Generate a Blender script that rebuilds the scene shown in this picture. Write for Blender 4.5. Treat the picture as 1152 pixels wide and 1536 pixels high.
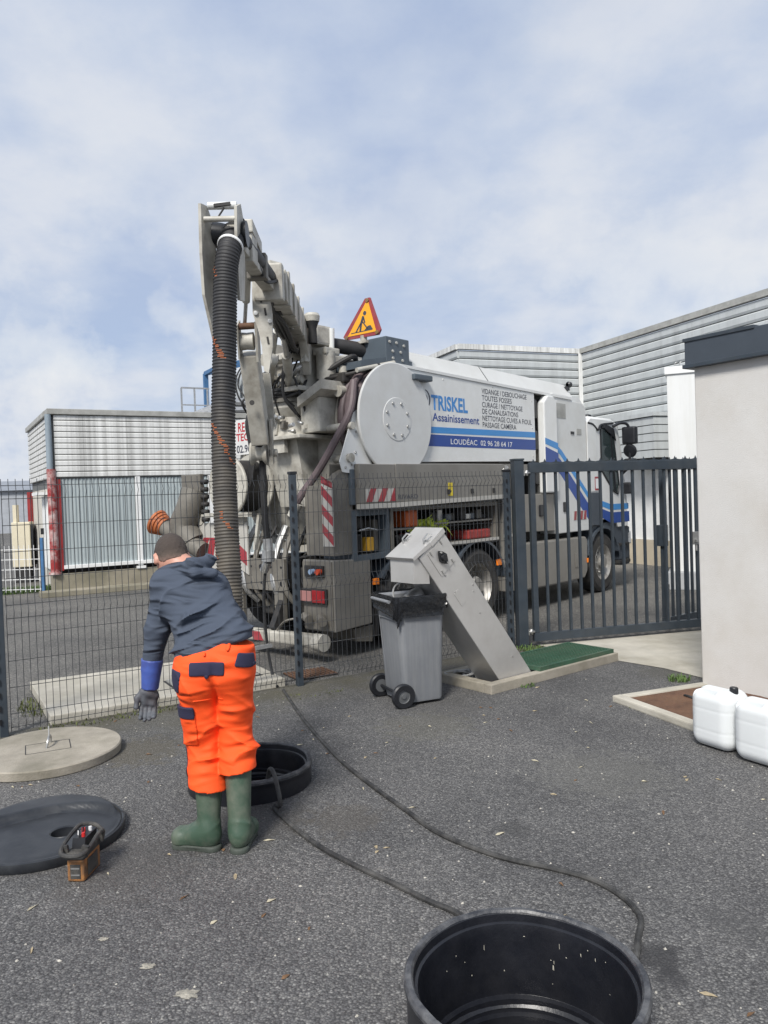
import bpy, bmesh, math, random
import numpy as np
from mathutils import Vector, Matrix
random.seed(7)
R=math.radians
for o in list(bpy.data.objects): bpy.data.objects.remove(o)
scene=bpy.context.scene; COL=scene.collection
# ---------------------------------------------------------------- camera
FPX=1160.0; CH=1.70; PD=R(1.15); RO=R(2.0)
fw=Vector((0,math.cos(PD),-math.sin(PD))); u0=Vector((0,math.sin(PD),math.cos(PD))); r0=Vector((1,0,0))
cr=r0*math.cos(RO)-u0*math.sin(RO); cu=r0*math.sin(RO)+u0*math.cos(RO)
cd=bpy.data.cameras.new('camera'); cam=bpy.data.objects.new('camera',cd); COL.objects.link(cam)
cam.matrix_world=Matrix(((cr.x,cu.x,-fw.x,0),(cr.y,cu.y,-fw.y,0),(cr.z,cu.z,-fw.z,CH),(0,0,0,1)))
cd.sensor_fit='VERTICAL'; cd.sensor_height=36; cd.sensor_width=27; cd.lens=36*FPX/1536; cd.clip_end=3000; cd.clip_start=.05
scene.camera=cam
# ---------------------------------------------------------------- sky, sun, exposure
SUN_EL,SUN_AZ=R(46),R(199)      # azimuth clockwise from +Y: behind the camera, to the left
w=bpy.data.worlds.new('World'); scene.world=w; w.use_nodes=True
nt=w.node_tree; nt.nodes.clear()
def N(nt,t,**k):
    n=nt.nodes.new(t)
    for a,b in k.items():
        if a.startswith('i_'):
            n.inputs[a[2:].replace('_',' ')].default_value=b
        else: setattr(n,a,b)
    return n
def ramp(nt,stops,interp='LINEAR'):
    r=nt.nodes.new('ShaderNodeValToRGB'); e=r.color_ramp.elements; r.color_ramp.interpolation=interp
    e[0].position,e[0].color=stops[0][0],(*stops[0][1],1) if len(stops[0][1])==3 else stops[0][1]
    e[1].position,e[1].color=stops[-1][0],(*stops[-1][1],1)
    for p,c in stops[1:-1]:
        x=e.new(p); x.color=(*c,1)
    return r
sky=N(nt,'ShaderNodeTexSky',sky_type='NISHITA',sun_disc=False,sun_elevation=SUN_EL,sun_rotation=SUN_AZ,air_density=1.0,dust_density=1.5,ozone_density=1.5)
tc=N(nt,'ShaderNodeTexCoord')
sep=N(nt,'ShaderNodeSeparateXYZ'); nt.links.new(tc.outputs['Generated'],sep.inputs[0])
# cloud deck: the view direction cut with a flat layer
den=N(nt,'ShaderNodeMath',operation='MAXIMUM'); nt.links.new(sep.outputs['Z'],den.inputs[0]); den.inputs[1].default_value=0.0
den2=N(nt,'ShaderNodeMath',operation='ADD'); nt.links.new(den.outputs[0],den2.inputs[0]); den2.inputs[1].default_value=0.30
dv=N(nt,'ShaderNodeVectorMath',operation='DIVIDE'); nt.links.new(tc.outputs['Generated'],dv.inputs[0])
cmb=N(nt,'ShaderNodeCombineXYZ')
for i in range(3): nt.links.new(den2.outputs[0],cmb.inputs[i])
nt.links.new(cmb.outputs[0],dv.inputs[1])
mp=N(nt,'ShaderNodeMapping'); mp.inputs['Location'].default_value=(3.1,1.7,0.4); mp.inputs['Scale'].default_value=(1.0,.95,1.0)
nt.links.new(dv.outputs[0],mp.inputs[0])
n1=N(nt,'ShaderNodeTexNoise'); n1.inputs['Scale'].default_value=1.25; n1.inputs['Detail'].default_value=6; n1.inputs['Roughness'].default_value=.45; n1.inputs['Distortion'].default_value=.15
n2=N(nt,'ShaderNodeTexNoise'); n2.inputs['Scale'].default_value=2.5; n2.inputs['Detail'].default_value=7; n2.inputs['Roughness'].default_value=.56
nt.links.new(mp.outputs[0],n1.inputs['Vector']); nt.links.new(mp.outputs[0],n2.inputs['Vector'])
r1=ramp(nt,[(.30,(.78,)*3),(.58,(1,)*3)]); nt.links.new(n1.outputs['Fac'],r1.inputs[0])          # how much cloud
r2=ramp(nt,[(.34,(3.0,3.6,4.85)),(.48,(3.7,4.2,5.15)),(.60,(4.5,4.8,5.4)),(.72,(4.9,5.1,5.5))]); nt.links.new(n2.outputs['Fac'],r2.inputs[0])    # cloud colour
sg=N(nt,'ShaderNodeVectorMath',operation='MULTIPLY'); sg.inputs[1].default_value=(1.0,1.0,1.0); nt.links.new(sky.outputs[0],sg.inputs[0])
# rounded white heads low over the horizon, all the way round
n3=N(nt,'ShaderNodeTexNoise'); n3.inputs['Scale'].default_value=4.2; n3.inputs['Detail'].default_value=8; n3.inputs['Roughness'].default_value=.55; nt.links.new(tc.outputs['Generated'],n3.inputs['Vector'])
hz=ramp(nt,[(.0,(1,)*3),(.16,(1,)*3),(.45,(0,)*3)]); nt.links.new(sep.outputs['Z'],hz.inputs[0])
r3=ramp(nt,[(.50,(0,)*3),(.54,(.45,)*3),(.62,(1,)*3)]); nt.links.new(n3.outputs['Fac'],r3.inputs[0])
hm=N(nt,'ShaderNodeMath',operation='MULTIPLY'); nt.links.new(hz.outputs[0],hm.inputs[0]); nt.links.new(r3.outputs[0],hm.inputs[1])
mh=N(nt,'ShaderNodeMix',data_type='RGBA'); nt.links.new(hm.outputs[0],mh.inputs['Factor']); nt.links.new(r2.outputs[0],mh.inputs['A']); mh.inputs['B'].default_value=(5.5,5.6,5.75,1)
mx=N(nt,'ShaderNodeMix',data_type='RGBA'); nt.links.new(r1.outputs[0],mx.inputs['Factor']); nt.links.new(sg.outputs[0],mx.inputs['A']); nt.links.new(mh.outputs['Result'],mx.inputs['B'])
bg=N(nt,'ShaderNodeBackground'); bg.inputs['Strength'].default_value=0.05
out=N(nt,'ShaderNodeOutputWorld'); nt.links.new(mx.outputs['Result'],bg.inputs[0]); nt.links.new(bg.outputs[0],out.inputs[0])
sl=bpy.data.lights.new('sun','SUN'); sl.energy=1.5; sl.angle=R(14); sl.color=(1.0,.96,.9)
so=bpy.data.objects.new('sun',sl); COL.objects.link(so)
sdir=Vector((math.sin(SUN_AZ)*math.cos(SUN_EL),math.cos(SUN_AZ)*math.cos(SUN_EL),math.sin(SUN_EL)))
so.rotation_euler=sdir.to_track_quat('Z','Y').to_euler(); so.location=sdir*60
vs=scene.view_settings; vs.view_transform='Standard'; vs.look='None'; vs.gamma=1; vs.use_curve_mapping=False; vs.exposure=1.6
scene.render.engine='CYCLES'; scene.render.resolution_x=768; scene.render.resolution_y=1024
# ---------------------------------------------------------------- helpers
def at(u,v,Y):
    "point of the place that lies Y metres ahead on the sight line measured in the photograph"
    d=cr*(u-576)/FPX+cu*(768-v)/FPX+fw
    return Vector((0,0,CH))+d*(Y/d.y)
def gr(u,v,z=0):
    d=cr*(u-576)/FPX+cu*(768-v)/FPX+fw
    return Vector((0,0,CH))+d*((z-CH)/d.z)
MATS={}
def mat(name,col,rough=.5,metal=0,var=.12,scale=3,bump=0,bscale=60,dirt=None,damt=0,dscale=2.0,coat=0,streak=False,spec=.5,trans=0,emit=None,speck=None,coord='Object'):
    if name in MATS: return MATS[name]
    m=bpy.data.materials.new(name); MATS[name]=m; m.use_nodes=True; t=m.node_tree; b=t.nodes['Principled BSDF']
    b.inputs['Roughness'].default_value=rough; b.inputs['Metallic'].default_value=metal; b.inputs['Specular IOR Level'].default_value=spec
    if coat: b.inputs['Coat Weight'].default_value=coat; b.inputs['Coat Roughness'].default_value=.12
    if trans: b.inputs['Transmission Weight'].default_value=trans
    if emit: b.inputs['Emission Color'].default_value=(*emit[0],1); b.inputs['Emission Strength'].default_value=emit[1]
    c=N(t,'ShaderNodeTexCoord'); v=c.outputs[coord]
    nz=N(t,'ShaderNodeTexNoise'); nz.inputs['Scale'].default_value=scale; nz.inputs['Detail'].default_value=7; nz.inputs['Roughness'].default_value=.6
    t.links.new(v,nz.inputs['Vector'])
    lo=tuple(x*(1-var) for x in col); hi=tuple(min(1,x*(1+var)) for x in col)
    r=ramp(t,[(.3,lo),(.7,hi)]); t.links.new(nz.outputs['Fac'],r.inputs[0]); colout=r.outputs[0]
    if dirt:
        mpn=N(t,'ShaderNodeMapping'); t.links.new(v,mpn.inputs[0]); mpn.inputs['Location'].default_value=(1.3,5.1,2.2)
        mpn.inputs['Scale'].default_value=(6,6,.35) if streak else (1,1,1)
        dn=N(t,'ShaderNodeTexNoise'); dn.inputs['Scale'].default_value=dscale; dn.inputs['Detail'].default_value=9; dn.inputs['Roughness'].default_value=.68
        t.links.new(mpn.outputs[0],dn.inputs['Vector'])
        dr=ramp(t,[(.42,(0,0,0)),(.72,(damt,)*3)]); t.links.new(dn.outputs['Fac'],dr.inputs[0])
        mm=N(t,'ShaderNodeMix',data_type='RGBA'); t.links.new(dr.outputs[0],mm.inputs['Factor']); t.links.new(colout,mm.inputs['A']); mm.inputs['B'].default_value=(*dirt,1)
        colout=mm.outputs['Result']
    if speck:
        vn=N(t,'ShaderNodeTexVoronoi'); vn.inputs['Scale'].default_value=speck[1]; t.links.new(v,vn.inputs['Vector'])
        sr=ramp(t,[(speck[2]*.5,(1,1,1)),(speck[2],(0,0,0))]); t.links.new(vn.outputs['Distance'],sr.inputs[0])
        mm=N(t,'ShaderNodeMix',data_type='RGBA'); t.links.new(sr.outputs[0],mm.inputs['Factor']); t.links.new(colout,mm.inputs['A']); mm.inputs['B'].default_value=(*speck[0],1)
        colout=mm.outputs['Result']
    t.links.new(colout,b.inputs['Base Color'])
    rr=N(t,'ShaderNodeMapRange'); rr.inputs['To Min'].default_value=max(0,rough-.1); rr.inputs['To Max'].default_value=min(1,rough+.12); t.links.new(nz.outputs['Fac'],rr.inputs['Value']); t.links.new(rr.outputs[0],b.inputs['Roughness'])
    if bump:
        bn=N(t,'ShaderNodeTexNoise'); bn.inputs['Scale'].default_value=bscale; bn.inputs['Detail'].default_value=5; t.links.new(v,bn.inputs['Vector'])
        bb=N(t,'ShaderNodeBump'); bb.inputs['Strength'].default_value=bump; bb.inputs['Distance'].default_value=.01; t.links.new(bn.outputs['Fac'],bb.inputs['Height']); t.links.new(bb.outputs[0],b.inputs['Normal'])
    return m
def cloth(m,rot,sc,dist,strength=1.0):
    "creases: stretched ridged noise as relief"
    t=m.node_tree; L=t.links.new; b=t.nodes['Principled BSDF']; c=N(t,'ShaderNodeTexCoord'); mp=N(t,'ShaderNodeMapping'); mp.inputs['Rotation'].default_value=rot; mp.inputs['Scale'].default_value=sc; L(c.outputs['Object'],mp.inputs[0])
    n=N(t,'ShaderNodeTexNoise'); n.noise_type='RIDGED_MULTIFRACTAL'; n.inputs['Scale'].default_value=1; n.inputs['Detail'].default_value=2.5; n.inputs['Distortion'].default_value=.6; L(mp.outputs[0],n.inputs['Vector'])
    bb=N(t,'ShaderNodeBump'); bb.inputs['Strength'].default_value=strength; bb.inputs['Distance'].default_value=dist; L(n.outputs['Fac'],bb.inputs['Height'])
    old=b.inputs['Normal'].links[0].from_socket if b.inputs['Normal'].links else None
    if old: L(old,bb.inputs['Normal'])
    L(bb.outputs[0],b.inputs['Normal']); return m
class B:
    "collects shapes into one mesh"
    def __init__(s): s.bm=bmesh.new(); s.mi=0
    def _add(s,vs,fs):
        V=[s.bm.verts.new(v) for v in vs]
        for f in fs:
            try:
                x=s.bm.faces.new([V[i] for i in f]); x.material_index=s.mi
            except ValueError: pass
        return V
    def box(s,a,b,bev=0,mtx=None):
        a=Vector(a); b=Vector(b); lo=[min(a[i],b[i]) for i in range(3)]; hi=[max(a[i],b[i]) for i in range(3)]
        vs=[Vector((x,y,z)) for x in (lo[0],hi[0]) for y in (lo[1],hi[1]) for z in (lo[2],hi[2])]
        if mtx: vs=[mtx@v for v in vs]
        fs=[(0,1,3,2),(4,6,7,5),(0,4,5,1),(2,3,7,6),(0,2,6,4),(1,5,7,3)]
        if bev:
            t=bmesh.new(); V=[t.verts.new(v) for v in vs]
            for f in fs: t.faces.new([V[i] for i in f])
            bmesh.ops.bevel(t,geom=list(t.edges),offset=bev,segments=2,affect='EDGES',profile=.6)
            t.verts.index_update(); s._add([v.co.copy() for v in t.verts],[[v.index for v in f.verts] for f in t.faces]); t.free()
        else: s._add(vs,fs)
        return s
    def beam(s,p,q,wd,ht,up=(0,0,1),bev=0,taper=1):
        p=Vector(p); q=Vector(q); d=(q-p); L=d.length; d.normalize(); up=Vector((0,1,0)) if abs(d.dot(Vector(up)))>.99*Vector(up).length else Vector(up); x=d.cross(up).normalized(); z=x.cross(d)
        M=Matrix(((x.x,d.x,z.x,p.x),(x.y,d.y,z.y,p.y),(x.z,d.z,z.z,p.z),(0,0,0,1)))
        if taper==1: return s.box((-wd/2,0,-ht/2),(wd/2,L,ht/2),bev,M)
        vs=[M@Vector((sx*wd/2*k,y,sz*ht/2*k)) for y,k in ((0,1),(L,taper)) for sx,sz in ((-1,-1),(1,-1),(1,1),(-1,1))]
        s._add(vs,[(0,1,2,3),(7,6,5,4),(0,4,5,1),(1,5,6,2),(2,6,7,3),(3,7,4,0)]); return s
    def tube(s,pts,r,n=10,caps=True,ripple=0,step=None):
        pts=[Vector(p) for p in pts]; rs=r if isinstance(r,(list,tuple)) else [r]*len(pts)
        t=(pts[1]-pts[0]).normalized(); a=Vector((0,0,1)) if abs(t.z)<.9 else Vector((1,0,0)); x=t.cross(a).normalized(); rings=[]
        for i,p in enumerate(pts):
            if i==0: tt=pts[1]-pts[0]
            elif i==len(pts)-1: tt=pts[-1]-pts[-2]
            else: tt=pts[i+1]-pts[i-1]
            tt.normalize(); x=(x-tt*x.dot(tt)).normalized(); y=tt.cross(x)
            rings.append([s.bm.verts.new(p+(x*math.cos(k*2*math.pi/n)+y*math.sin(k*2*math.pi/n))*rs[i]) for k in range(n)])
        for i in range(len(rings)-1):
            for k in range(n):
                f=s.bm.faces.new((rings[i][k],rings[i][(k+1)%n],rings[i+1][(k+1)%n],rings[i+1][k])); f.smooth=True; f.material_index=s.mi
        if caps: s.bm.faces.new(rings[0][::-1]).material_index=s.mi; s.bm.faces.new(rings[-1]).material_index=s.mi
        return s
    def cyl(s,p,q,r,n=16,r2=None): return s.tube([p,q],[r,r if r2 is None else r2],n)
    def lathe(s,prof,o=(0,0,0),ax=(0,0,1),n=32,close=False):
        "profile of (radius, height) about axis ax through o"
        ax=Vector(ax).normalized(); a=Vector((0,0,1)) if abs(ax.z)<.9 else Vector((1,0,0)); x=ax.cross(a).normalized(); y=ax.cross(x); o=Vector(o); rings=[]
        for r,h in prof:
            if r<1e-6: rings.append([s.bm.verts.new(o+ax*h)])
            else: rings.append([s.bm.verts.new(o+ax*h+(x*math.cos(k*2*math.pi/n)+y*math.sin(k*2*math.pi/n))*r) for k in range(n)])
        for i in range(len(rings)-1+(1 if close else 0)):
            A,Bq=rings[i],rings[(i+1)%len(rings)]
            for k in range(n):
                k2=(k+1)%n
                q=[A[k%len(A)],A[k2%len(A)],Bq[k2%len(Bq)],Bq[k%len(Bq)]]; u=[]
                for v in q:
                    if v not in u: u.append(v)
                if len(u)>2:
                    f=s.bm.faces.new(u); f.smooth=True; f.material_index=s.mi
        return s
    def prism(s,poly,ext):
        "flat polygon of 3-D points pushed along ext"
        ext=Vector(ext); p=[Vector(v) for v in poly]; n=len(p)
        s._add(p+[v+ext for v in p],[tuple(range(n))[::-1],tuple(range(n,2*n))]+[(i,(i+1)%n,n+(i+1)%n,n+i) for i in range(n)]); return s
    def build(s,name,m,parent=None,loc=None,smooth=False,auto=None):
        bmesh.ops.recalc_face_normals(s.bm,faces=s.bm.faces)
        if auto is not None:
            for f in s.bm.faces: f.smooth=True
            for e in s.bm.edges:
                if len(e.link_faces)==2 and e.calc_face_angle(0)>R(auto): e.smooth=False
        elif smooth:
            for f in s.bm.faces: f.smooth=True
        else:
            for e in s.bm.edges:
                if len(e.link_faces)==2 and e.calc_face_angle(0)>R(29): e.smooth=False
        me=bpy.data.meshes.new(name); s.bm.to_mesh(me); s.bm.free()
        o=bpy.data.objects.new(name,me); COL.objects.link(o)
        for q in (m if isinstance(m,(list,tuple)) else [m]): me.materials.append(q)
        if parent: o.parent=parent
        if loc: o.location=loc
        return o
def tag(o,label,cat,group=None):
    o['label']=label; o['category']=cat
    if group: o['group']=group
    return o
def thing(name,label,cat,loc=(0,0,0),rz=0,group=None):
    o=bpy.data.objects.new(name,None); COL.objects.link(o); o.location=loc; o.rotation_euler=(0,0,rz); o.empty_display_size=.2
    return tag(o,label,cat,group)
def struct(o,kind='structure'): o['kind']=kind; return o
def inst(o,name,parent,loc,rot=None):
    c=bpy.data.objects.new(name,o.data); COL.objects.link(c); c.parent=parent; c.location=loc
    if rot: c.rotation_euler=rot
    return c
def spline(pts,n=8):
    P=[Vector(p) for p in pts]; P=[P[0]*2-P[1]]+P+[P[-1]*2-P[-2]]; out=[]
    for i in range(1,len(P)-2):
        a,b,c,d=P[i-1:i+3]
        for k in range(n):
            t=k/n; out.append(.5*((2*b)+(c-a)*t+(2*a-5*b+4*c-d)*t*t+(3*b-a-3*c+d)*t**3))
    out.append(P[-2]); return out
def text(body,size,mtx,m,name,parent,xs=1.0,ext=.001,bold=0):
    "writing as real flat letters: mtx columns are reading direction, up, outward"
    c=bpy.data.curves.new(name,'FONT'); c.body=body; c.size=size; c.extrude=ext; c.offset=bold; c.resolution_u=3
    t=bpy.data.objects.new('tmp',c); COL.objects.link(t); dg=bpy.context.evaluated_depsgraph_get(); me=bpy.data.meshes.new_from_object(t.evaluated_get(dg))
    bpy.data.objects.remove(t); me.transform(Matrix.Diagonal((xs,1,1,1))); me.transform(mtx); me.name=name
    o=bpy.data.objects.new(name,me); COL.objects.link(o); me.materials.clear(); me.materials.append(m); o.parent=parent; return o
# distance-field shapes for bodies, cloth and moulded plastic -----------------
def smin(a,b,k):
    h=np.clip(.5+.5*(b-a)/k,0,1); return b*(1-h)+a*h-k*h*(1-h)
def cap(P,a,b,ra,rb):
    a=np.array(a,float); b=np.array(b,float); ba=b-a; h=np.clip(((P-a)@ba)/max(ba@ba,1e-9),0,1)
    return np.linalg.norm(P-a-h[...,None]*ba,axis=-1)-(ra+(rb-ra)*h)
def ell(P,c,r,M=None):
    q=P-np.array(c,float)
    if M is not None: q=q@np.array(M)
    r=np.array(r); k0=np.linalg.norm(q/r,axis=-1); k1=np.linalg.norm(q/(r*r),axis=-1); return k0*(k0-1)/np.maximum(k1,1e-6)
def rbox(P,c,h,r,M=None):
    q=P-np.array(c,float)
    if M is not None: q=q@np.array(M)
    q=np.abs(q)-(np.array(h)-r); return np.linalg.norm(np.maximum(q,0),axis=-1)+np.minimum(q.max(-1),0)-r
def nets(fn,lo,hi,h,name,m,parent=None):
    "surface-nets mesh of the zero level of fn"
    ax=[np.arange(lo[i],hi[i]+h,h) for i in range(3)]
    P=np.stack(np.meshgrid(*ax,indexing='ij'),-1); D=fn(P).astype(np.float32); S=D<0; nx,ny,nz=D.shape
    cnt=np.zeros((nx-1,ny-1,nz-1)); acc=np.zeros((nx-1,ny-1,nz-1,3))
    cor=[(i,j,k) for i in (0,1) for j in (0,1) for k in (0,1)]
    sub=lambda A,c: A[c[0]:c[0]+nx-1,c[1]:c[1]+ny-1,c[2]:c[2]+nz-1]
    for a in cor:
        for d in range(3):
            if a[d]==0:
                b=list(a); b[d]=1
                A=sub(D,a); Bq=sub(D,b); x=(A<0)!=(Bq<0); t=np.where(x,A/np.where(x,A-Bq,1),0)
                p=np.zeros((*A.shape,3)); p[...,0]=a[0]; p[...,1]=a[1]; p[...,2]=a[2]; p[...,d]+=t
                acc+=np.where(x[...,None],p,0); cnt+=x
    act=cnt>0; idx=-np.ones(cnt.shape,int); idx[act]=np.arange(act.sum())
    V=(np.argwhere(act)+acc[act]/cnt[act][:,None])*h+np.array([a[0] for a in ax])
    F=[]
    for d in range(3):
        e=[0,0,0]; e[d]=1
        A=S[:nx-e[0],:ny-e[1],:nz-e[2]]; Bq=S[e[0]:,e[1]:,e[2]:]
        o1,o2=[i for i in range(3) if i!=d]
        for c in np.argwhere(A!=Bq):
            if c[o1]==0 or c[o2]==0: continue
            q=[]
            for (s1,s2) in ((1,1),(0,1),(0,0),(1,0)):
                k=list(c); k[o1]-=s1; k[o2]-=s2
                if max(k[i]-(cnt.shape[i]-1) for i in range(3))>0: q=None; break
                q.append(idx[tuple(k)])
            if q and min(q)>=0: F.append(q if (A[tuple(c)]^(d==1)) else q[::-1])
    me=bpy.data.meshes.new(name); me.from_pydata(V.tolist(),[],F); me.update(); bm=bmesh.new(); bm.from_mesh(me); bmesh.ops.recalc_face_normals(bm,faces=bm.faces); bm.to_mesh(me); bm.free()
    me.polygons.foreach_set('use_smooth',[True]*len(me.polygons))
    o=bpy.data.objects.new(name,me); COL.objects.link(o); me.materials.append(m)
    if parent: o.parent=parent
    return o
# ---------------------------------------------------------------- palette
M_conc=mat('concrete',(.33,.30,.25),.85,0,.16,5,.35,90,dirt=(.13,.12,.085),damt=.75,dscale=2.5,speck=((.2,.19,.16),60,.18))
M_conc2=mat('concrete_pale',(.46,.435,.375),.85,0,.12,4,.3,80,dirt=(.2,.18,.13),damt=.6,dscale=1.6)
M_plinth=mat('plinth_concrete',(.27,.245,.19),.9,0,.2,3,.4,50,dirt=(.10,.10,.06),damt=.7,dscale=1.5)
M_render=mat('cream_render',(.60,.59,.57),.92,0,.05,1.2,.5,220,dirt=(.45,.41,.35),damt=.45,dscale=1.3,streak=False)
M_anth=mat('anthracite_paint',(.034,.045,.058),.42,0,.15,6,.04,120,dirt=(.09,.09,.085),damt=.25,dscale=5)
M_anth2=mat('anthracite_sheet',(.05,.062,.078),.4,0,.1,4,.03,90)
M_cladg=mat('grey_cladding',(.47,.495,.50),.5,0,.05,.8,.02,60,dirt=(.3,.31,.31),damt=.5,dscale=1.2,streak=True)
M_cladw=mat('weathered_white_cladding',(.68,.685,.67),.55,0,.08,1.5,.03,60,dirt=(.16,.16,.15),damt=.7,dscale=1.6,streak=True)
M_cap=mat('roof_capping',(.36,.36,.34),.55,0,.15,4,.03,60,dirt=(.15,.15,.13),damt=.6,dscale=4)
M_seam=mat('dark_seam',(.12,.125,.125),.8)
M_galv=mat('corrugated_steel',(.37,.42,.43),.5,.1,.08,1.2,.02,50,dirt=(.28,.31,.31),damt=.45,dscale=1.2,streak=True)
M_whitep=mat('white_paint',(.76,.77,.77),.5,0,.04,2,.02,50,dirt=(.5,.49,.45),damt=.35,dscale=3)
M_red=mat('peeling_red_paint',(.24,.022,.022),.5,0,.2,5,.05,60,dirt=(.62,.58,.55),damt=.0)
M_redpeel=mat('red_paint_worn',(.26,.024,.024),.55,0,.2,4,.05,60,dirt=(.66,.63,.6),damt=1.0,dscale=4.2)
M_blue=mat('blue_paint',(.05,.14,.29),.5,0,.2,5,.03)
M_cream=mat('cream_sheet',(.60,.55,.42),.6,0,.06,3,.02)
M_dark=mat('dark_shadow_metal',(.018,.018,.019),.6,0,.3,6,.1,40)
M_black=mat('black_plastic',(.012,.013,.016),.4,0,.3,5,.04,120)
M_rust=mat('rusty_chequer_plate',(.115,.06,.038),.8,.2,.3,6,.25,40,dirt=(.19,.11,.06),damt=.6,dscale=5)
M_steel=mat('stainless_steel',(.56,.555,.54),.45,.5,.06,1.5,.015,200,dirt=(.36,.34,.32),damt=.4,dscale=3)
M_zinc=mat('zinc',(.46,.46,.45),.4,.8,.15,20)
# ---------------------------------------------------------------- ground
def asphalt(name,c0,c1,cell,bump,moss):
    m=bpy.data.materials.new(name); m.use_nodes=True; t=m.node_tree; b=t.nodes['Principled BSDF']; L=t.links.new
    c=N(t,'ShaderNodeTexCoord').outputs['Object']
    wv=N(t,'ShaderNodeTexNoise'); wv.inputs['Scale'].default_value=cell*.7; wv.inputs['Detail'].default_value=2; L(c,wv.inputs['Vector'])
    wm=N(t,'ShaderNodeMix',data_type='RGBA',blend_type='LINEAR_LIGHT'); wm.inputs['Factor'].default_value=.006; L(c,wm.inputs['A']); L(wv.outputs['Color'],wm.inputs['B'])
    vo=N(t,'ShaderNodeTexVoronoi'); vo.inputs['Scale'].default_value=cell; L(wm.outputs['Result'],vo.inputs['Vector'])
    sx=N(t,'ShaderNodeSeparateColor'); L(vo.outputs['Color'],sx.inputs[0])
    r=ramp(t,[(0,tuple(x*.60 for x in c0)),(.6,c0),(.93,c1),(1,tuple(min(1,x*1.4) for x in c1))]); L(sx.outputs[0],r.inputs[0])
    # big patches
    n=N(t,'ShaderNodeTexNoise'); n.inputs['Scale'].default_value=.55; n.inputs['Detail'].default_value=8; n.inputs['Roughness'].default_value=.62; L(c,n.inputs['Vector'])
    pr=ramp(t,[(.34,(.66,.66,.67)),(.5,(.97,.965,.955)),(.66,(1.2,1.18,1.15))]); L(n.outputs['Fac'],pr.inputs[0])
    mu=N(t,'ShaderNodeMix',data_type='RGBA',blend_type='MULTIPLY'); mu.inputs['Factor'].default_value=1; L(r.outputs[0],mu.inputs['A']); L(pr.outputs[0],mu.inputs['B']); col=mu.outputs['Result']
    # joints between chips are darker binder
    jr=ramp(t,[(.22,(1,1,1)),(.72,(.40,.40,.41))]); L(vo.outputs['Distance'],jr.inputs[0])
    m3=N(t,'ShaderNodeMix',data_type='RGBA',blend_type='MULTIPLY'); m3.inputs['Factor'].default_value=.85; L(col,m3.inputs['A']); L(jr.outputs[0],m3.inputs['B']); col=m3.outputs['Result']
    if moss:
        # silt and moss gathered along the fence line
        dp=N(t,'ShaderNodeVectorMath',operation='DOT_PRODUCT'); dp.inputs[1].default_value=(.515,-.857,0); L(c,dp.inputs[0])
        mr=N(t,'ShaderNodeMapRange'); mr.inputs['From Min'].default_value=-5.05; mr.inputs['From Max'].default_value=-6.35; L(dp.outputs['Value'],mr.inputs['Value'])
        mn=N(t,'ShaderNodeTexNoise'); mn.inputs['Scale'].default_value=2.3; mn.inputs['Detail'].default_value=8; mn.inputs['Roughness'].default_value=.7; L(c,mn.inputs['Vector'])
        mm=N(t,'ShaderNodeMath',operation='MULTIPLY'); L(mr.outputs[0],mm.inputs[0]); L(mn.outputs['Fac'],mm.inputs[1])
        rr=ramp(t,[(.22,(0,0,0)),(.6,(.8,.8,.8))]); L(mm.outputs[0],rr.inputs[0])
        mc=N(t,'ShaderNodeMix',data_type='RGBA'); L(rr.outputs[0],mc.inputs['Factor']); L(col,mc.inputs['A']); mc.inputs['B'].default_value=(.085,.078,.05,1); col=mc.outputs['Result']
        # pale drips and dust spots
        n4=N(t,'ShaderNodeTexNoise'); n4.inputs['Scale'].default_value=9; n4.inputs['Detail'].default_value=6; L(c,n4.inputs['Vector'])
        r4=ramp(t,[(.70,(0,0,0)),(.78,(.5,.5,.5))]); L(n4.outputs['Fac'],r4.inputs[0])
        m4=N(t,'ShaderNodeMix',data_type='RGBA'); L(r4.outputs[0],m4.inputs['Factor']); L(col,m4.inputs['A']); m4.inputs['B'].default_value=(.17,.165,.15,1); col=m4.outputs['Result']
        # oil, wet and soil marks: (x, y, radius, strength, colour)
        sn=N(t,'ShaderNodeTexNoise'); sn.inputs['Scale'].default_value=13; sn.inputs['Detail'].default_value=7; sn.inputs['Roughness'].default_value=.65; L(c,sn.inputs['Vector'])
        for (x,y,rad,amt,cc) in STAINS:
            ds=N(t,'ShaderNodeVectorMath',operation='DISTANCE'); L(c,ds.inputs[0]); ds.inputs[1].default_value=(x,y,.004)
            m1=N(t,'ShaderNodeMapRange'); m1.inputs['From Min'].default_value=rad; m1.inputs['From Max'].default_value=0; m1.inputs['To Max'].default_value=.62; L(ds.outputs['Value'],m1.inputs['Value'])
            m2=N(t,'ShaderNodeMath',operation='ADD'); L(m1.outputs[0],m2.inputs[0]); L(sn.outputs['Fac'],m2.inputs[1])
            m3=ramp(t,[(.70,(0,0,0)),(.88,(amt,)*3)]); L(m2.outputs[0],m3.inputs[0])
            m5=N(t,'ShaderNodeMix',data_type='RGBA'); L(m3.outputs[0],m5.inputs['Factor']); L(col,m5.inputs['A']); m5.inputs['B'].default_value=(*cc,1); col=m5.outputs['Result']
    L(col,b.inputs['Base Color']); b.inputs['Roughness'].default_value=.78; b.inputs['Specular IOR Level'].default_value=.35
    bn=N(t,'ShaderNodeTexNoise'); bn.inputs['Scale'].default_value=cell*2.5; bn.inputs['Detail'].default_value=3; L(c,bn.inputs['Vector'])
    h1=N(t,'ShaderNodeMath',operation='MULTIPLY_ADD'); L(vo.outputs['Distance'],h1.inputs[0]); h1.inputs[1].default_value=-1; L(sx.outputs[1],h1.inputs[2])
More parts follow.
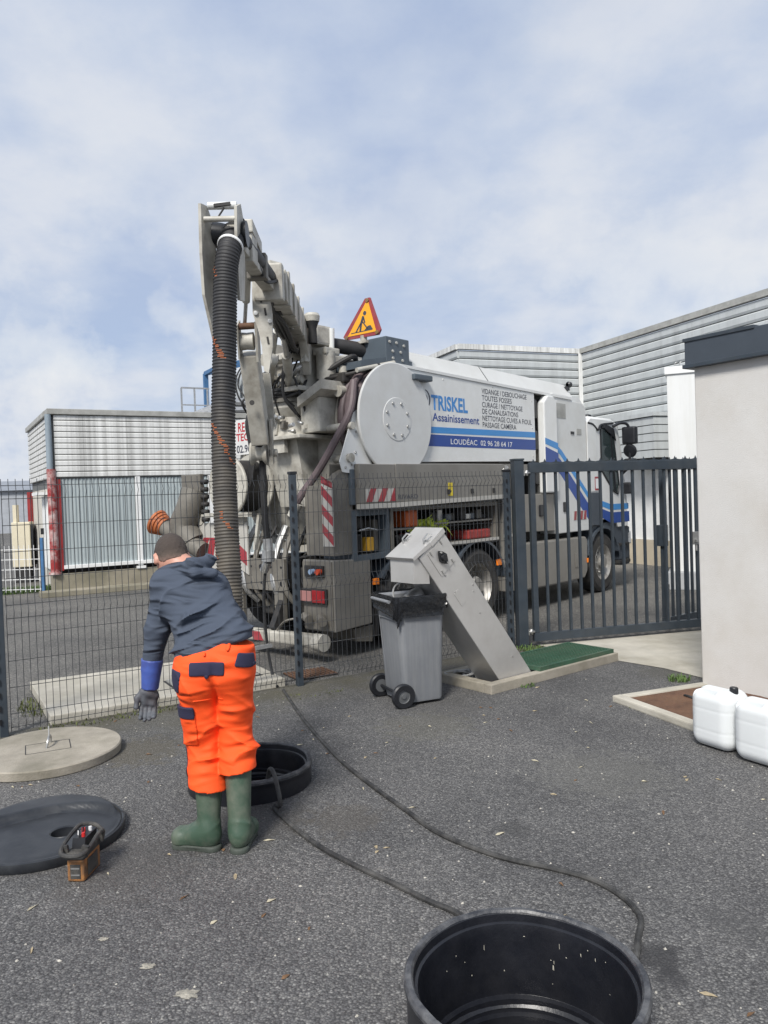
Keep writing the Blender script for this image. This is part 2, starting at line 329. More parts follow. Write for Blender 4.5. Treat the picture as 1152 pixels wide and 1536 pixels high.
    bb=N(t,'ShaderNodeBump'); bb.inputs['Strength'].default_value=bump; bb.inputs['Distance'].default_value=.006; L(h1.outputs[0],bb.inputs['Height']); L(bb.outputs[0],b.inputs['Normal'])
    return m
_s=lambda u,v:(gr(u,v).x,gr(u,v).y)
STAINS=[(*_s(985,1440),.16,.8,(.035,.035,.037)),(*_s(1010,1470),.10,.7,(.04,.04,.042)),(*_s(770,1245),.16,.55,(.05,.05,.05)),(*_s(1105,1390),.22,.4,(.07,.07,.07)),(-.75,4.05,.55,.5,(.06,.056,.05)),(-1.3,3.6,.6,.4,(.075,.07,.065)),(*_s(520,1230),.35,.4,(.09,.08,.066)),(-1.75,5.3,.55,.55,(.10,.088,.062)),(.45,6.1,.5,.45,(.085,.083,.08)),(*_s(1010,1010),.5,.5,(.09,.085,.07)),(*_s(640,1090),.6,.35,(.13,.125,.10)),(*_s(900,1160),.7,.3,(.17,.167,.15))]
M_yard=asphalt('chip_asphalt',(.160,.159,.160),(.225,.222,.214),105,.75,True)
M_road=asphalt('worn_asphalt',(.175,.17,.158),(.24,.232,.215),75,.4,False)
RING=[(-.86,4.63,.37,.13),(.375,2.30,.365,.25)]
def sheet(name,poly,z,m,holes=()):
    bm=bmesh.new(); E=[]
    def loop(pts):
        V=[bm.verts.new((x,y,z)) for x,y in pts]
        for i in range(len(V)): E.append(bm.edges.new((V[i],V[(i+1)%len(V)])))
    loop(poly)
    for x,y,r,_ in holes: loop([(x+r*.93*math.cos(k*math.pi/16),y+r*.93*math.sin(k*math.pi/16)) for k in range(32)])
    bmesh.ops.triangle_fill(bm,use_beauty=True,use_dissolve=False,edges=E)
    bmesh.ops.recalc_face_normals(bm,faces=bm.faces)
    if sum(f.normal.z for f in bm.faces)<0: bmesh.ops.reverse_faces(bm,faces=bm.faces)
    me=bpy.data.meshes.new(name); bm.to_mesh(me); bm.free(); me.materials.append(m)
    o=bpy.data.objects.new(name,me); COL.objects.link(o); return o
FA=Vector((-2.90,5.76,0)); FD=Vector((.8555,.5178,0)); GA=Vector((1.46,8.40,0)); GD=Vector((.966,.259,0))
struct(sheet('ground',[(-900,-300),(900,-300),(900,1500),(-900,1500)],0,M_road,RING))
f0=FA-FD*7
struct(sheet('yard_pavement',[(-9,-5),(9,-5),(9,10.4),(3.6,8.98),(1.46,8.47),(FA.x-.02,FA.y+.1),(f0.x,f0.y+.1),(-9,2.1)],.004,M_yard,RING))
struct(sheet('concrete_apron',[(1.62,8.50),(2.22,7.60),(2.56,7.18),(2.76,6.75),(5.2,7.3),(5.4,9.45)],.009,M_conc2))
# drive stains and joint lines are in the road material; a kerb strip runs in front of the left building
# ---------------------------------------------------------------- left cladding building
LB=thing('cladding_shed','low shed with weathered white ribbed cladding over grey shutters and red corner post','building',(-6.64,15.08,0),R(30))
LB.location=(-6.64+.13,15.08+.075,0)
lbx=lambda *a:None
def lpart(name,m,fn,par=LB):
    b=B(); fn(b); return b.build(name,m,par)
LL=6.2
lpart('core_wall',M_dark,lambda b:b.box((.12,.12,.02),(LL,3.95,3.45)))
lpart('plinth',M_plinth,lambda b:(b.box((-.02,-.06,0),(LL,.45,.40),.02),b.box((-.3,-.5,0),(LL,-.06,.10),.01)))
for i in range(11):
    z=2.30+i*.112
    for nm,p in (('front_board',((.10,-.045,0),(LL,-.045,0),(0,-1,0))),('side_board',((.055,.10,0),(.055,4.0,0),(-1,0,0)))):
        a,b_,nn=map(Vector,p); bb=B(); up=Vector((0,0,1))
        prof=[(0,.0),(0,.03),(.012,.042),(.086,.042),(.1,.03),(.1,0)]
        bb.prism([a+nn*(d-.03 if nm=='front_board' else d)+up*h for h,d in prof],b_-a)
        bb.build('cladding_board',M_cladw,LB,loc=(0,0,z))
lpart('seam_backing',M_seam,lambda b:(b.box((.09,-.02,2.27),(LL,.11,3.52)),b.box((.07,.09,2.0),(.12,4.0,3.52))))
lpart('roof_capping',M_cap,lambda b:(b.box((-.02,-.10,3.53),(LL,.30,3.64),.01),b.box((-.03,.30,3.53),(.3,4.05,3.638),.01)))
lpart('downpipe',mat('blue_grey_pipe',(.24,.29,.33),.45),lambda b:b.cyl((.0,-.04,2.45),(.0,-.04,3.53),.06))
lpart('corner_post',M_redpeel,lambda b:(b.cyl((.02,-.03,.40),(.02,-.03,2.46),.085),b.cyl((.02,-.03,.40),(.02,-.03,.44),.12)))
lpart('corner_flashing',M_red,lambda b:b.box((.09,-.05,.46),(.18,.0,2.26)))
def corr(b,x0,x1,z0,z1,y=-.005,pitch=.07):
    n=int((x1-x0)/pitch); pts=[]
    for i in range(n):
        x=x0+i*pitch
        for dx,dy in ((0,0),(.35,0),(.5,-.013),(.85,-.013)): pts.append((x+dx*pitch,y+dy))
    pts.append((x1,y)); V0=[b.bm.verts.new((x,yy,z0)) for x,yy in pts]; V1=[b.bm.verts.new((x,yy,z1)) for x,yy in pts]
    for i in range(len(pts)-1): b.bm.faces.new((V0[i],V0[i+1],V1[i+1],V1[i]))
for a,c in ((.18,1.60),(1.72,3.13),(3.25,4.66),(4.78,6.15)): lpart('shutter_panel',M_galv,lambda b:corr(b,a,c,.55,2.28))
for x in (1.66,3.19,4.72): lpart('white_post',M_whitep,lambda b:(b.box((x-.05,-.055,.46),(x+.05,.02,2.29),.006),b.box((x-.09,-.09,.40),(x+.09,.05,.45))))
lpart('bottom_channel',M_whitep,lambda b:b.box((.18,-.075,.49),(LL,-.0,.56),.006))
lpart('side_wall',mat('grey_wall_panel',(.50,.48,.43),.8,0,.1,2,.05,40),lambda b:b.box((.06,.15,.02),(.13,3.95,2.1)))
dr=lpart('door',M_whitep,lambda b:b.box((.0,.7,.45),(.06,1.55,1.95),.01))
lpart('door_hood',M_whitep,lambda b:b.box((-.18,.6,1.97),(.06,1.65,2.03)),dr)
lpart('handle',M_black,lambda b:b.box((-.06,1.40,1.15),(.0,1.46,1.28)),dr)
lpart('rear_corner_post',M_red,lambda b:b.cyl((.02,3.98,.3),(.02,3.98,2.1),.08))
# equipment on the roof behind
RP=thing('roof_platform','blue framed duct platform with grey pipes above the shed roof, behind the hanging hose','platform',(-4.40,20.9,0),R(30))
b=B(); 
for x in (.0,1.5):
    b.beam((x,0,3.0),(x,0,5.3),.12,.12); b.beam((x,.9,3.0),(x,.9,5.3),.12,.12)
b.beam((0,0,5.3),(1.5,0,5.75),.12,.12); b.beam((0,.9,5.3),(1.5,.9,5.75),.12,.12); b.beam((0,0,5.3),(0,.9,5.3),.1,.1)
b.beam((1.5,0,3),(1.5,0,5.8),.12,.12); b.build('frame',M_blue,RP)
b=B(); b.box((.25,.2,3.2),(.75,.8,5.1),.03); b.box((.85,.2,3.2),(1.35,.8,5.3),.03); b.build('duct',M_cladg,RP)
b=B(); b.tube([(-1.6,-.3,3.55),(-.5,-.3,4.05),(.2,-.3,4.35),(1.6,-.3,4.4)],.13); b.tube([(-1.3,-.6,3.5),(-.2,-.6,4.1),(1.6,-.6,4.15)],.1); b.build('pipe',M_zinc,RP)
b=B()
for x in (-.95,-.6,-.25): b.beam((x,0,3.4),(x,0,4.75),.04,.04)
b.beam((-.95,0,4.75),(-.2,0,4.75),.04,.04); b.beam((-.95,0,4.3),(-.2,0,4.3),.03,.03); b.build('railing',M_zinc,RP)
b=B(); b.box((-2.5,-1.2,0),(3,1.6,3.3)); b.build('roof_block',M_cap,RP)
# ---------------------------------------------------------------- things at the left behind the fence
MB_=thing('white_mesh_fence','white wire mesh fence on the far side of the road at the left','fence',gr(66,891),R(177))
b=B(); b.beam((0,0,0),(0,0,1.12),.06,.06); b.build('post',M_blue,MB_)
for x in (2.5,5.0): b=B(); b.beam((x,0,0),(x,0,1.0),.05,.05); b.build('post',M_whitep,MB_)
w1=B(); w1.box((-.004,-.004,.05),(.004,.004,.98)); w1=w1.build('wire',M_whitep,MB_,loc=(.07,0,0))
for i in range(1,50): inst(w1,'wire',MB_,(.07+i*.1,0,0))
w2=B(); w2.box((.03,-.006,-.006),(5,.006,.006)); w2=w2.build('rail',M_whitep,MB_,loc=(0,0,.1))
for z in (.3,.5,.7,.9): inst(w2,'rail',MB_,(0,0,z))
b=B(); b.box((-.20,-.2,.36),(.20,.2,1.40),.02)
CB=thing('cream_cabinet','cream metal cabinet standing behind the white mesh fence','cabinet',(-8.42,18.0,0),R(12))
b.build('body',M_cream,CB)
b=B(); b.box((-.17,-.17,0),(.17,.17,.36)); b.build('feet',M_dark,CB)
b=B(); b.box((.202,-.15,.4),(.25,.15,1.32)); b.build('side_duct',M_black,CB)
b=B(); b.box((-.18,-.1,1.40),(-.08,.05,1.80)); b.build('flue',M_cream,CB)
FB=thing('distant_hall','long grey hall far away beyond the left edge of the shed','building',(-29,55,0),R(8))
b=B(); b.box((-12,0,0),(9,10,3.1)); b.build('wall',mat('far_grey',(.32,.34,.37),.8),FB)
b=B(); b.prism([(-12.3,-.3,3.05),(-12.3,10.3,3.05),(-12.3,5,3.9)],(21.6,0,0)); b.build('roof',mat('far_roof',(.22,.24,.27),.8),FB)
# ---------------------------------------------------------------- right cladded hall
RB=thing('cladded_hall','tall light grey hall with horizontal cladding behind the truck cab','building',(4.99,19.18,0),0)   # inner corner
d1=Vector((.358,-.934,0)); n1_=Vector((-.934,-.358,0))     # long wall, towards us
d2=Vector((-.934,-.358,0)); n2_=Vector((.358,-.934,0))     # short wall, to the left
def wallboards(d,n,L,z0,z1,pitch,skip0=0):
    k=int(round((z1-z0)/pitch)); base=None
    bb=B(); prof=[(0,.0),(0,.03),(.04,.05),(pitch-.045,.05),(pitch-.02,.022),(pitch-.02,0)]
    bb.prism([d*skip0+n*q+Vector((0,0,h)) for h,q in prof],d*(L-skip0)); base=bb.build('cladding_board',M_cladg,RB,loc=(0,0,z0))
    for i in range(1,k): inst(base,'cladding_board',RB,(0,0,z0+i*pitch))
wallboards(d1,n1_,10.5,2.28,5.04,.197,.06)
wallboards(d2,n2_,3.36,2.28,5.04,.197,.06)
wallboards(Vector((-.358,.934,0)),d2,5,2.28,5.04,.197)
for o in [o for o in RB.children][-14:]: o.location=(d2*3.36+Vector((0,0,o.location.z)))
b=B(); b.prism([(0,0,.0),tuple(d1*10.5),tuple(d1*10.5-n1_*6),tuple(d1*0-n1_*6-d1*5),tuple(d2*3.36-n2_*5),tuple(d2*3.36)],(0,0,5.02)); b.build('core_wall',M_seam,RB)
b=B(); b.beam(n1_*.03+Vector((0,0,5.1)),d1*10.5+n1_*.03+Vector((0,0,5.1)),.12,.12); b.build('roof_capping',M_cap,RB)
b=B(); b.beam(n2_*.03+Vector((0,0,5.1)),d2*3.4+n2_*.03+Vector((0,0,5.1)),.12,.122); b.beam(d2*3.39+n2_*.0+Vector((0,0,5.1)),d2*3.39-n2_*5+Vector((0,0,5.1)),.12,.118); b.build('roof_capping',M_cladw,RB)
b=B(); b.beam((-.045,-.09,2.3),(-.045,-.09,5.04),.09,.09,up=(1,0,0)); b.build('corner_trim',M_cladw,RB)
b=B(); b.beam(n1_*.02+Vector((0,0,1.4)),d1*10.5+n1_*.02+Vector((0,0,1.4)),.05,1.7); b.beam(n2_*.02+Vector((0,0,1.4)),d2*3.36+n2_*.02+Vector((0,0,1.4)),.05,1.7); b.build('white_wall',M_whitep,RB)
b=B(); b.beam(n1_*.05+Vector((0,0,.27)),d1*10.5+n1_*.05+Vector((0,0,.27)),.12,.545); b.beam(n2_*.05+Vector((0,0,.27)),d2*3.36+n2_*.05+Vector((0,0,.27)),.12,.545); b.build('beige_plinth',mat('beige_plinth',(.48,.42,.32),.85,0,.1,2),RB)
# vent box on the wall
vb=B(); o_=d1*1.75+n1_*.06
def wb(b,t0,t1,q0,q1,z0,z1):
    b.prism([d1*t0+n1_*q0+Vector((0,0,z0)),d1*t1+n1_*q0+Vector((0,0,z0)),d1*t1+n1_*q1+Vector((0,0,z0)),d1*t0+n1_*q1+Vector((0,0,z0))],(0,0,z1-z0))
wb(vb,1.95,3.3,.06,.62,2.30,3.22); VB=vb.build('vent_box',M_seam,RB)
for i in range(5): b=B(); wb(b,1.93,3.32,.05,.645,2.31+i*.17,2.31+i*.17+.15); b.build('box_board',M_cladg,VB)
b=B(); wb(b,1.90,3.35,.05,.68,3.16,3.24); b.build('box_cap',M_cladg,VB)
b=B(); wb(b,2.0,3.25,.1,.58,2.2,2.3); b.build('box_grille',M_dark,VB)
b=B(); b.cyl(d1*2.15+n1_*.66+Vector((0,0,3.05)),d1*2.15+n1_*.85+Vector((0,0,3.0)),.04); b.cyl(d1*2.15+n1_*.76+Vector((0,0,3.08)),d1*2.15+n1_*.76+Vector((0,0,2.95)),.025); b.build('camera_bracket',M_zinc,VB)
# white box annex
WA=thing('white_annex','tall plain white panelled box standing between the gate and the grey hall','cabinet',(4.70,12.7,0),R(-23))
b=B(); b.box((0,0,.30),(1.9,1.6,3.54),.01); b.build('panel_body',mat('annex_white',(.66,.67,.665),.55,0,.04,1.5,.02,40,dirt=(.52,.52,.48),damt=.5,dscale=1.5,streak=True),WA)
b=B(); b.box((-.03,-.03,3.53),(1.93,1.63,3.65),.008); b.build('top_cap',M_whitep,WA)
b=B(); b.box((-.06,-.05,0),(1.96,1.65,.30),.02); b.build('plinth',mat('grey_plinth',(.34,.35,.36),.8),WA)
for x in (.13,.2): b=B(); b.tube([(x,.1,3.65),(x,.1,3.72),(x+.04,.1,3.74)],.008,6); b.build('eyelet',M_zinc,WA)
# ---------------------------------------------------------------- beige hut
HUT=thing('rendered_hut','small cream rendered hut with dark grey roof fascia at the right edge','building',(2.60,6.41,0),R(-55))
# local x runs along the visible wall towards the camera, local y to the right/back
b=B(); b.box((0,0,0),(4.2,3.0,2.80),.012); b.build('wall',M_render,HUT)
b=B(); b.box((-.05,-.05,2.685),(4.25,3.05,2.90),.006); b.build('fascia',M_anth2,HUT)
b=B(); b.box((-.065,-.065,2.668),(4.27,3.07,2.70),.004); b.build('drip_edge',M_anth,HUT)
b=B(); b.box((-.062,-.06,2.885),(.55,3.05,2.915),.004); b.build('cap_flashing',M_anth,HUT)
for x in (.95,2.1): b=B(); b.lathe([(0,.012),(.012,.008),(.014,0)],(x,-.052,2.76),(0,-1,0),10); b.build('screw',M_zinc,HUT)
# ---------------------------------------------------------------- mesh fence
FN=thing('mesh_fence','dark grey welded wire mesh fence running in front of the truck','fence',FA,R(31.2))
def fpost(x,h=1.93,w=.058):
    b=B(); b.box((x-w/2,-w/2,0),(x+w/2,w/2,h),.006); o=b.build('post',M_anth,FN)
    b=B(); b.box((x-w/2-.005,-w/2-.005,h),(x+w/2+.005,w/2+.005,h+.025),.004); b.build('post_cap',M_black,o)
    b=B()
    for k in range(18): b.box((x-w/2-.002,-w/2-.012,.1+k*.1),(x-w/2+.012,-w/2,.14+k*.1))
    b.build('fixing_strip',M_black,o)['kind']='stuff'
for x in (-2.45,0,2.43): fpost(x)
fpost(4.94,1.92)
HZ=[.06,.16,.36,.56,.76,.88,.98,1.18,1.38,1.58,1.78,1.88]
M_wire=mat('fence_wire',(.04,.043,.048),.5,0,.2,20)
b=B(); zz=[(0,.03),(0,.06),(-.035,.11),(0,.16),(0,.88),(-.035,.93),(0,.98),(0,1.78),(-.035,1.83),(0,1.88),(0,1.93)]
b.tube([(0,y,z) for y,z in zz],.0026,5); wv0=None
def hpart(L):
    b=B(); b.cyl((0,0,0),(L,0,0),.0028,5); return b
for x0,x1 in ((-2.40,-.05),(.05,2.38),(2.48,4.90)):
    pb=hpart(x1-x0); pan=pb.build('mesh_panel',M_wire,FN,loc=(x0,.0055,HZ[0]))     # bottom wire carries the others
    h0=hpart(x1-x0).build('horizontal_wire',M_wire,pan,loc=(0,0,HZ[1]-HZ[0]))
    for z in HZ[2:]: inst(h0,'horizontal_wire',pan,(0,0,z-HZ[0]))
    n=int((x1-x0)/.05)
    for i in range(n+1):
        if wv0 is None: wv0=b.build('vertical_wire',M_wire,pan,loc=(i*.05,-.0055,-HZ[0]))
        else: inst(wv0,'vertical_wire',pan,(i*.05,-.0055,-HZ[0]))
# ---------------------------------------------------------------- gate
GP=thing('gate_post','square dark grey steel post carrying the gate','post',GA,R(15))
b=B(); b.box((-.055,-.055,0),(.055,.055,2.04),.006); b.build('shaft',M_anth,GP)
b=B(); b.prism([(-.06,-.06,2.04),(.06,-.06,2.04),(.06,.06,2.04),(-.06,.06,2.04)],(0,0,.018)); b.build('cap',M_anth,GP)
for z in (.17,1.90):
    b=B(); b.cyl((.055,-.03,z),(.135,-.03,z),.013,10); b.cyl((.095,-.03,z-.03),(.095,-.03,z+.03),.02,10); b.box((.05,-.06,z-.03),(.062,0,z+.03)); b.build('hinge',M_zinc,GP)
def gate(name,label,loc,rz,L,bars,lock=False):
    G=thing(name,label,'gate',loc,rz)
    b=B(); b.box((0,-.03,1.90),(L,.03,2.0),.004); b.build('top_rail',M_anth,G)
    b=B(); b.box((0,-.03,.06),(L,.03,.15),.004); b.build('bottom_rail',M_anth,G)
    for x in (0,L-.06): b=B(); b.box((x+.002,-.028,.152),(x+.06,.028,1.898),.003); b.build('stile',M_anth,G)
    b=B(); b.box((-.0135,-.0135,.15),(.0135,.0135,1.90)); b0=b.build('bar',M_anth,G,loc=(.06+.137*.9,0,0))
    for i in range(1,bars): inst(b0,'bar',G,(.06+.137*(i+.9),0,0))
    b=B(); n=int(L/.137); pts=[(0,0,2.0)]
    prof=[(.0,.012),(.02,.016),(.045,.02),(.06,.052),(.075,.02),(.1,.016),(.137,.012)]
    for k in range(n):
        for x,z in prof[:-1]: pts.append((k*.137+x,0,2.0+z))
    pts+= [(n*.137,0,2.012),(n*.137,0,2.0)]
    b.prism(pts,(0,.006,0)); b.build('spiked_strip',M_anth,G)
    if lock:
        b=B(); b.box((L-.075,-.05,.98),(L+.01,.05,1.22),.006); b.build('lock_case',M_anth,G)
    return G
G1=gate('metal_gate','closed dark grey barred gate leaf with spiked top rail beside the post',GA+GD*.135,R(15),2.6,18)
b=B(); b.box((2.02,-.05,1.02),(2.1,-.032,1.17),.004); b.box((2.03,-.09,1.05),(2.07,-.05,1.08)); b.cyl((2.06,-.05,1.02),(2.06,-.05,.95),.012); b.build('latch',M_zinc,G1)
G2=gate('metal_gate','second dark grey gate leaf folded back behind the closed one, next to the hut',(3.27,9.12,0),R(36),2.2,14)
b=B(); b.box((-.03,-.05,1.0),(.05,.05,1.25),.006); b.build('lock_case',M_anth,G2)
b=B(); b.cyl((.03,-.05,.04),(.03,-.05,.55),.012); b.box((.01,-.06,.42),(.05,-.028,.46)); b.build('drop_bolt',M_zinc,G2)
# ---------------------------------------------------------------- screw conveyor, pit kerb, grating
KP=(.85,6.46,0); KA=R(38.4)
KB=tag(thing('concrete_kerb','low rough concrete kerb frame round the conveyor pit','kerb',KP,KA),'low rough concrete kerb frame round the conveyor pit','kerb')
b=B(); b.box((0,-.0,0),(1.79,.09,.085),.008); b.build('long_side',M_conc,KB)
b=B(); b.box((0,.092,0),(.10,.60,.083),.01); b.build('short_side',M_conc,KB)
b=B(); b.box((1.69,.092,0),(1.79,.60,.083),.01); b.build('short_side',M_conc,KB)
b=B(); b.box((0,.602,0),(1.79,.69,.085),.008); b.build('long_side',M_conc,KB)
b=B(); b.box((.1,.09,.01),(1.69,.60,.016)); b.build('pit_floor',M_dark,KB)
GT=thing('green_grating','green moulded grating panel lying on the pit kerb','grating',(KP[0],KP[1],.086),KA)
Mg=mat('green_grp',(.03,.085,.052),.6,0,.25,8,.1,80,dirt=(.11,.12,.08),damt=.6,dscale=6)
b=B(); b.box((.66,.03,0),(1.76,.06,.036)); b.box((.66,.56,0),(1.76,.59,.036)); b.box((.66,.06,0),(.69,.56,.036)); b.box((1.73,.06,0),(1.76,.56,.036)); b.build('rim',Mg,GT)
b=B(); b.box((0,.06,.004),(.008,.56,.033)); g0=b.build('grating_bar',Mg,GT,loc=(.72,0,0))
for i in range(1,26): inst(g0,'grating_bar',GT,(.72+i*.04,0,0))
b=B(); b.box((.69,0,.004),(1.73,.008,.0315)); g1=b.build('cross_bar',Mg,GT,loc=(0,.09,0))
for i in range(1,12): inst(g1,'cross_bar',GT,(0,.09+i*.04,0))
CV=thing('screw_conveyor','stainless steel inclined screw conveyor leaning out of the pit over the bin','conveyor',KP,KA)
ax=Vector((-.61,0,.792)); pp=Vector((.792,0,.61)); y0,y1=.10,.42
b=B(); b.prism([(.66,y0,.03),(-.40,y0,1.405),(-.665,y0,1.20),(.24,y0,.03)],(0,y1-y0,0)); cvb=b.build('trough',M_steel,CV)
bv=cvb.modifiers.new('b','BEVEL'); bv.width=.006; bv.segments=2
b=B(); b.prism([(-.385,y0-.012,1.395),(-.41,y0-.012,1.43),(-.555,y0-.012,1.315),(-.535,y0-.012,1.285)],(0,y1-y0+.024,0)); ld=b.build('top_lid',M_steel,CV)
b=B(); b.prism([(-.54,y0-.012,1.29),(-.56,y0-.012,1.32),(-.745,y0-.012,1.205),(-.73,y0-.012,1.185)],(0,y1-y0+.024,0)); b.build('hood_flap',M_steel,CV)
b=B(); b.prism([(-.56,y0+.015,1.27),(-.715,y0+.015,1.19),(-.715,y0+.015,1.00),(-.55,y0+.015,.985)],(0,y1-y0-.03,0)); b.build('chute',M_steel,CV)
for y in (y0+.03,y1-.03):
    b=B(); b.tube([(-.50,y,1.375),(-.545,y,1.385),(-.59,y,1.345),(-.585,y,1.31)],.007,6); b.box((-.56,y-.02,1.318),(-.53,y+.02,1.34)); b.build('lid_clip',M_zinc,ld)
b=B(); P0=Vector((-.43,y0-.006,1.19))
b.prism([P0+ax*.12-pp*.10,P0+ax*.12+pp*.10,P0-ax*.12+pp*.10,P0-ax*.12-pp*.10],(0,.005,0)); pl=b.build('access_plate',M_steel,CV)
for s in (-1,1):
    for q in (-1,1): b=B(); b.beam(P0+ax*.10*s+pp*.07*q-Vector((0,.004,0))-ax*.02,P0+ax*.10*s+pp*.07*q-Vector((0,.004,0))+ax*.02,.012,.01); b.build('plate_clip',M_zinc,pl)
b=B(); c=P0+ax*.0+Vector((0,-.006,0)); b.prism([c+ax*.07,c+ax*.05+pp*.02,c+pp*.045,c-ax*.05+pp*.02,c-ax*.07,c-ax*.05-pp*.02,c-pp*.045,c+ax*.05-pp*.02],(0,-.02,0)); br=b.build('bearing_housing',M_black,CV)
b=B(); b.lathe([(0,.02),(.024,.02),(.03,0)],c+Vector((0,-.02,0)),(0,-1,0),16); b.build('bearing_cap',M_black,br)
for s in (-.053,.053): b=B(); b.lathe([(0,.012),(.008,.012),(.009,0)],c+ax*s+Vector((0,-.02,0)),(0,-1,0),8); b.build('bolt',M_zinc,br)
for t,q in ((.86,-.02),(.82,-.05),(.62,.1),(.65,.13),(.50,.04),(.14,.08),(.71,-.06)):
    p=Vector((.45,y0,.03))+ax*t*1.6+pp*q; b=B(); b.lathe([(0,.006),(.007,.004),(.008,0)],p,(0,-1,0),8); b.build('rivet',M_zinc,CV)
b=B(); p=Vector((.45,y0-.003,.03))+ax*1.06-pp*.08; b.prism([p+ax*.07,p+ax*.07+pp*.06,p-ax*.07+pp*.06,p-ax*.07],(0,.0025,0)); b.build('rating_plate',M_steel,CV)
b=B(); b.tube(spline([(-.50,y1,1.0),(-.62,y1+.05,.95),(-.68,y1,.86),(-.62,y1-.05,.80)]),.008,6); b.lathe([(0,.1),(.07,.1),(.07,0),(.05,-.05),(0,-.05)],(-.55,y1-.06,.84),(1,0,.3),16); b.build('motor',M_zinc,CV)
# rope by the kerb
b=B(); P=[]
for k in range(90):
    a=k*.37; P.append((.66+.13*math.cos(a)*(1+.25*math.sin(k*.9)),6.98+.09*math.sin(a)*(1+.3*math.cos(k*.7)),.03+.05*abs(math.sin(k*.21))+.01*random.random()))
P+= [(.70,6.88,.06),(.68,6.80,.02),(.76,6.70,.01)]
b.tube(spline(P,2),.0075,6); tag(b.build('rope_coil',mat('grey_rope',(.36,.36,.35),.85,0,.2,60,.3,300)),'tangled coil of grey rope on the ground beside the conveyor','rope')
# ---------------------------------------------------------------- wheeled bin and liner
BIN=thing('wheeled_bin','grey plastic two-wheeled bin under the conveyor chute','bin',(.185,6.42,0),R(24))
M_bin=mat('grey_bin_plastic',(.175,.185,.2),.5,0,.1,4,.05,200,dirt=(.30,.30,.29),damt=.35,dscale=6,streak=True)
def rrect(hx,hy,r,n=5):
    o=[]
    for cx,cy,a0 in ((hx-r,hy-r,0),(-hx+r,hy-r,90),(-hx+r,-hy+r,180),(hx-r,-hy+r,270)):
        for k in range(n+1): a=R(a0+90*k/n); o.append((cx+r*math.cos(a),cy+r*math.sin(a)))
    return o
def loft(b,secs,cap0=True,cap1=False):
    rings=[[b.bm.verts.new(p) for p in s] for s in secs]; n=len(rings[0])
    for i in range(len(rings)-1):
        for k in range(n):
            f=b.bm.faces.new((rings[i][k],rings[i][(k+1)%n],rings[i+1][(k+1)%n],rings[i+1][k])); f.smooth=True
    if cap0: b.bm.faces.new(rings[0][::-1])
    if cap1: b.bm.faces.new(rings[-1])
b=B(); secs=[]
for z,hx,hy,r,dx in ((.03,.172,.192,.04,.012),(.05,.178,.198,.045,.012),(.55,.198,.215,.05,.006),(.80,.212,.225,.055,0),(.82,.228,.24,.06,0),(.875,.232,.245,.06,0),(.88,.225,.238,.055,0),(.86,.205,.22,.05,0),(.10,.16,.18,.04,.012)):
    secs.append([(x+dx,y,z) for x,y in rrect(hx,hy,r)])
loft(b,secs,True,True); b.build('body',M_bin,BIN)
b=B(); b.tube(spline([(-.14,-.2105,.70),(.04,-.2145,.70),(.085,-.213,.69),(.10,-.207,.62),(.10,-.197,.10)],6),.004,6); b.build('moulded_rib',M_bin,BIN)
b=B(); b.tube(spline([(-.2145,-.15,.70),(-.213,.12,.70),(-.205,.15,.64),(-.165,.13,.12)],6),.004,6); b.build('moulded_rib',M_bin,BIN)
b=B(); b.cyl((-.265,-.17,.855),(-.265,.17,.855),.014); 
for y in (-.14,0,.14): b.beam((-.22,y,.85),(-.265,y,.855),.03,.02)
b.build('handle',M_bin,BIN)
b=B(); b.cyl((-.19,-.22,.10),(-.19,.22,.10),.012); b.build('axle',M_black,BIN)
for y in (-.225,.225):
    s=1 if y>0 else -1
    b=B(); b.lathe([(.055,-.022),(.09,-.024),(.1,-.012),(.1,.012),(.09,.024),(.055,.022)],(-.19,y,.10),(0,s,0),28,True); wh=b.build('tyre',M_black,BIN)
    b=B(); b.lathe([(0,.016),(.018,.016),(.02,.008),(.05,.004),(.056,.014),(.058,-.02),(0,-.02)],(-.19,y,.10),(0,s,0),24); b.build('hub',mat('hub_grey',(.09,.095,.1),.5),wh)
# liner
rng=np.random.default_rng(3); b=B(); base=rrect(.238,.25,.065,22); n=len(base); prof=[]
ph=rng.random(8)*6.28
def wob(k,l): 
    a=k/n*2*math.pi; return sum(math.sin(a*f+ph[i]+l*.7)*am for i,(f,am) in enumerate(((3,.5),(5,.4),(9,.35),(14,.3),(23,.22))))
for l,(sc,z,am) in enumerate(((.70,.62,.02),(.86,.76,.012),(.93,.86,.006),(.99,.897,.004),(1.02,.893,.006),(1.03,.875,.009),(1.02,.85,.010),(1.025,.825,.012),(1.01,.81,.012),(1.02,.80,.014),(1.01,.795,.012))):
    ring=[]
    for k,(x,y) in enumerate(base):
        wv=wob(k,l*1.7)+.5*math.sin(k*1.9+l*2.1); fr=max(0,l-4)
        drop=fr*.010*(.35+.55*abs(wob(k,.2))+2.3*max(0,math.sin(k/n*6.28-2.36))**2.5+.5*max(0,math.sin(k*.55+1.0)))-fr*.010
        nx=sc+am*wv*1.6; ring.append((x*nx,y*nx,z+am*.35*wob(k,l+4)-drop))
    prof.append(ring)
loft(b,prof,True,False)
LN=b.build('bin_liner',mat('black_bag',(.008,.009,.011),.25,0,.2,20,1.0,16),None,loc=(.185,6.42,0)); LN.rotation_euler=(0,0,R(24)); tag(LN,'black plastic bag folded over the rim of the grey bin','bag')
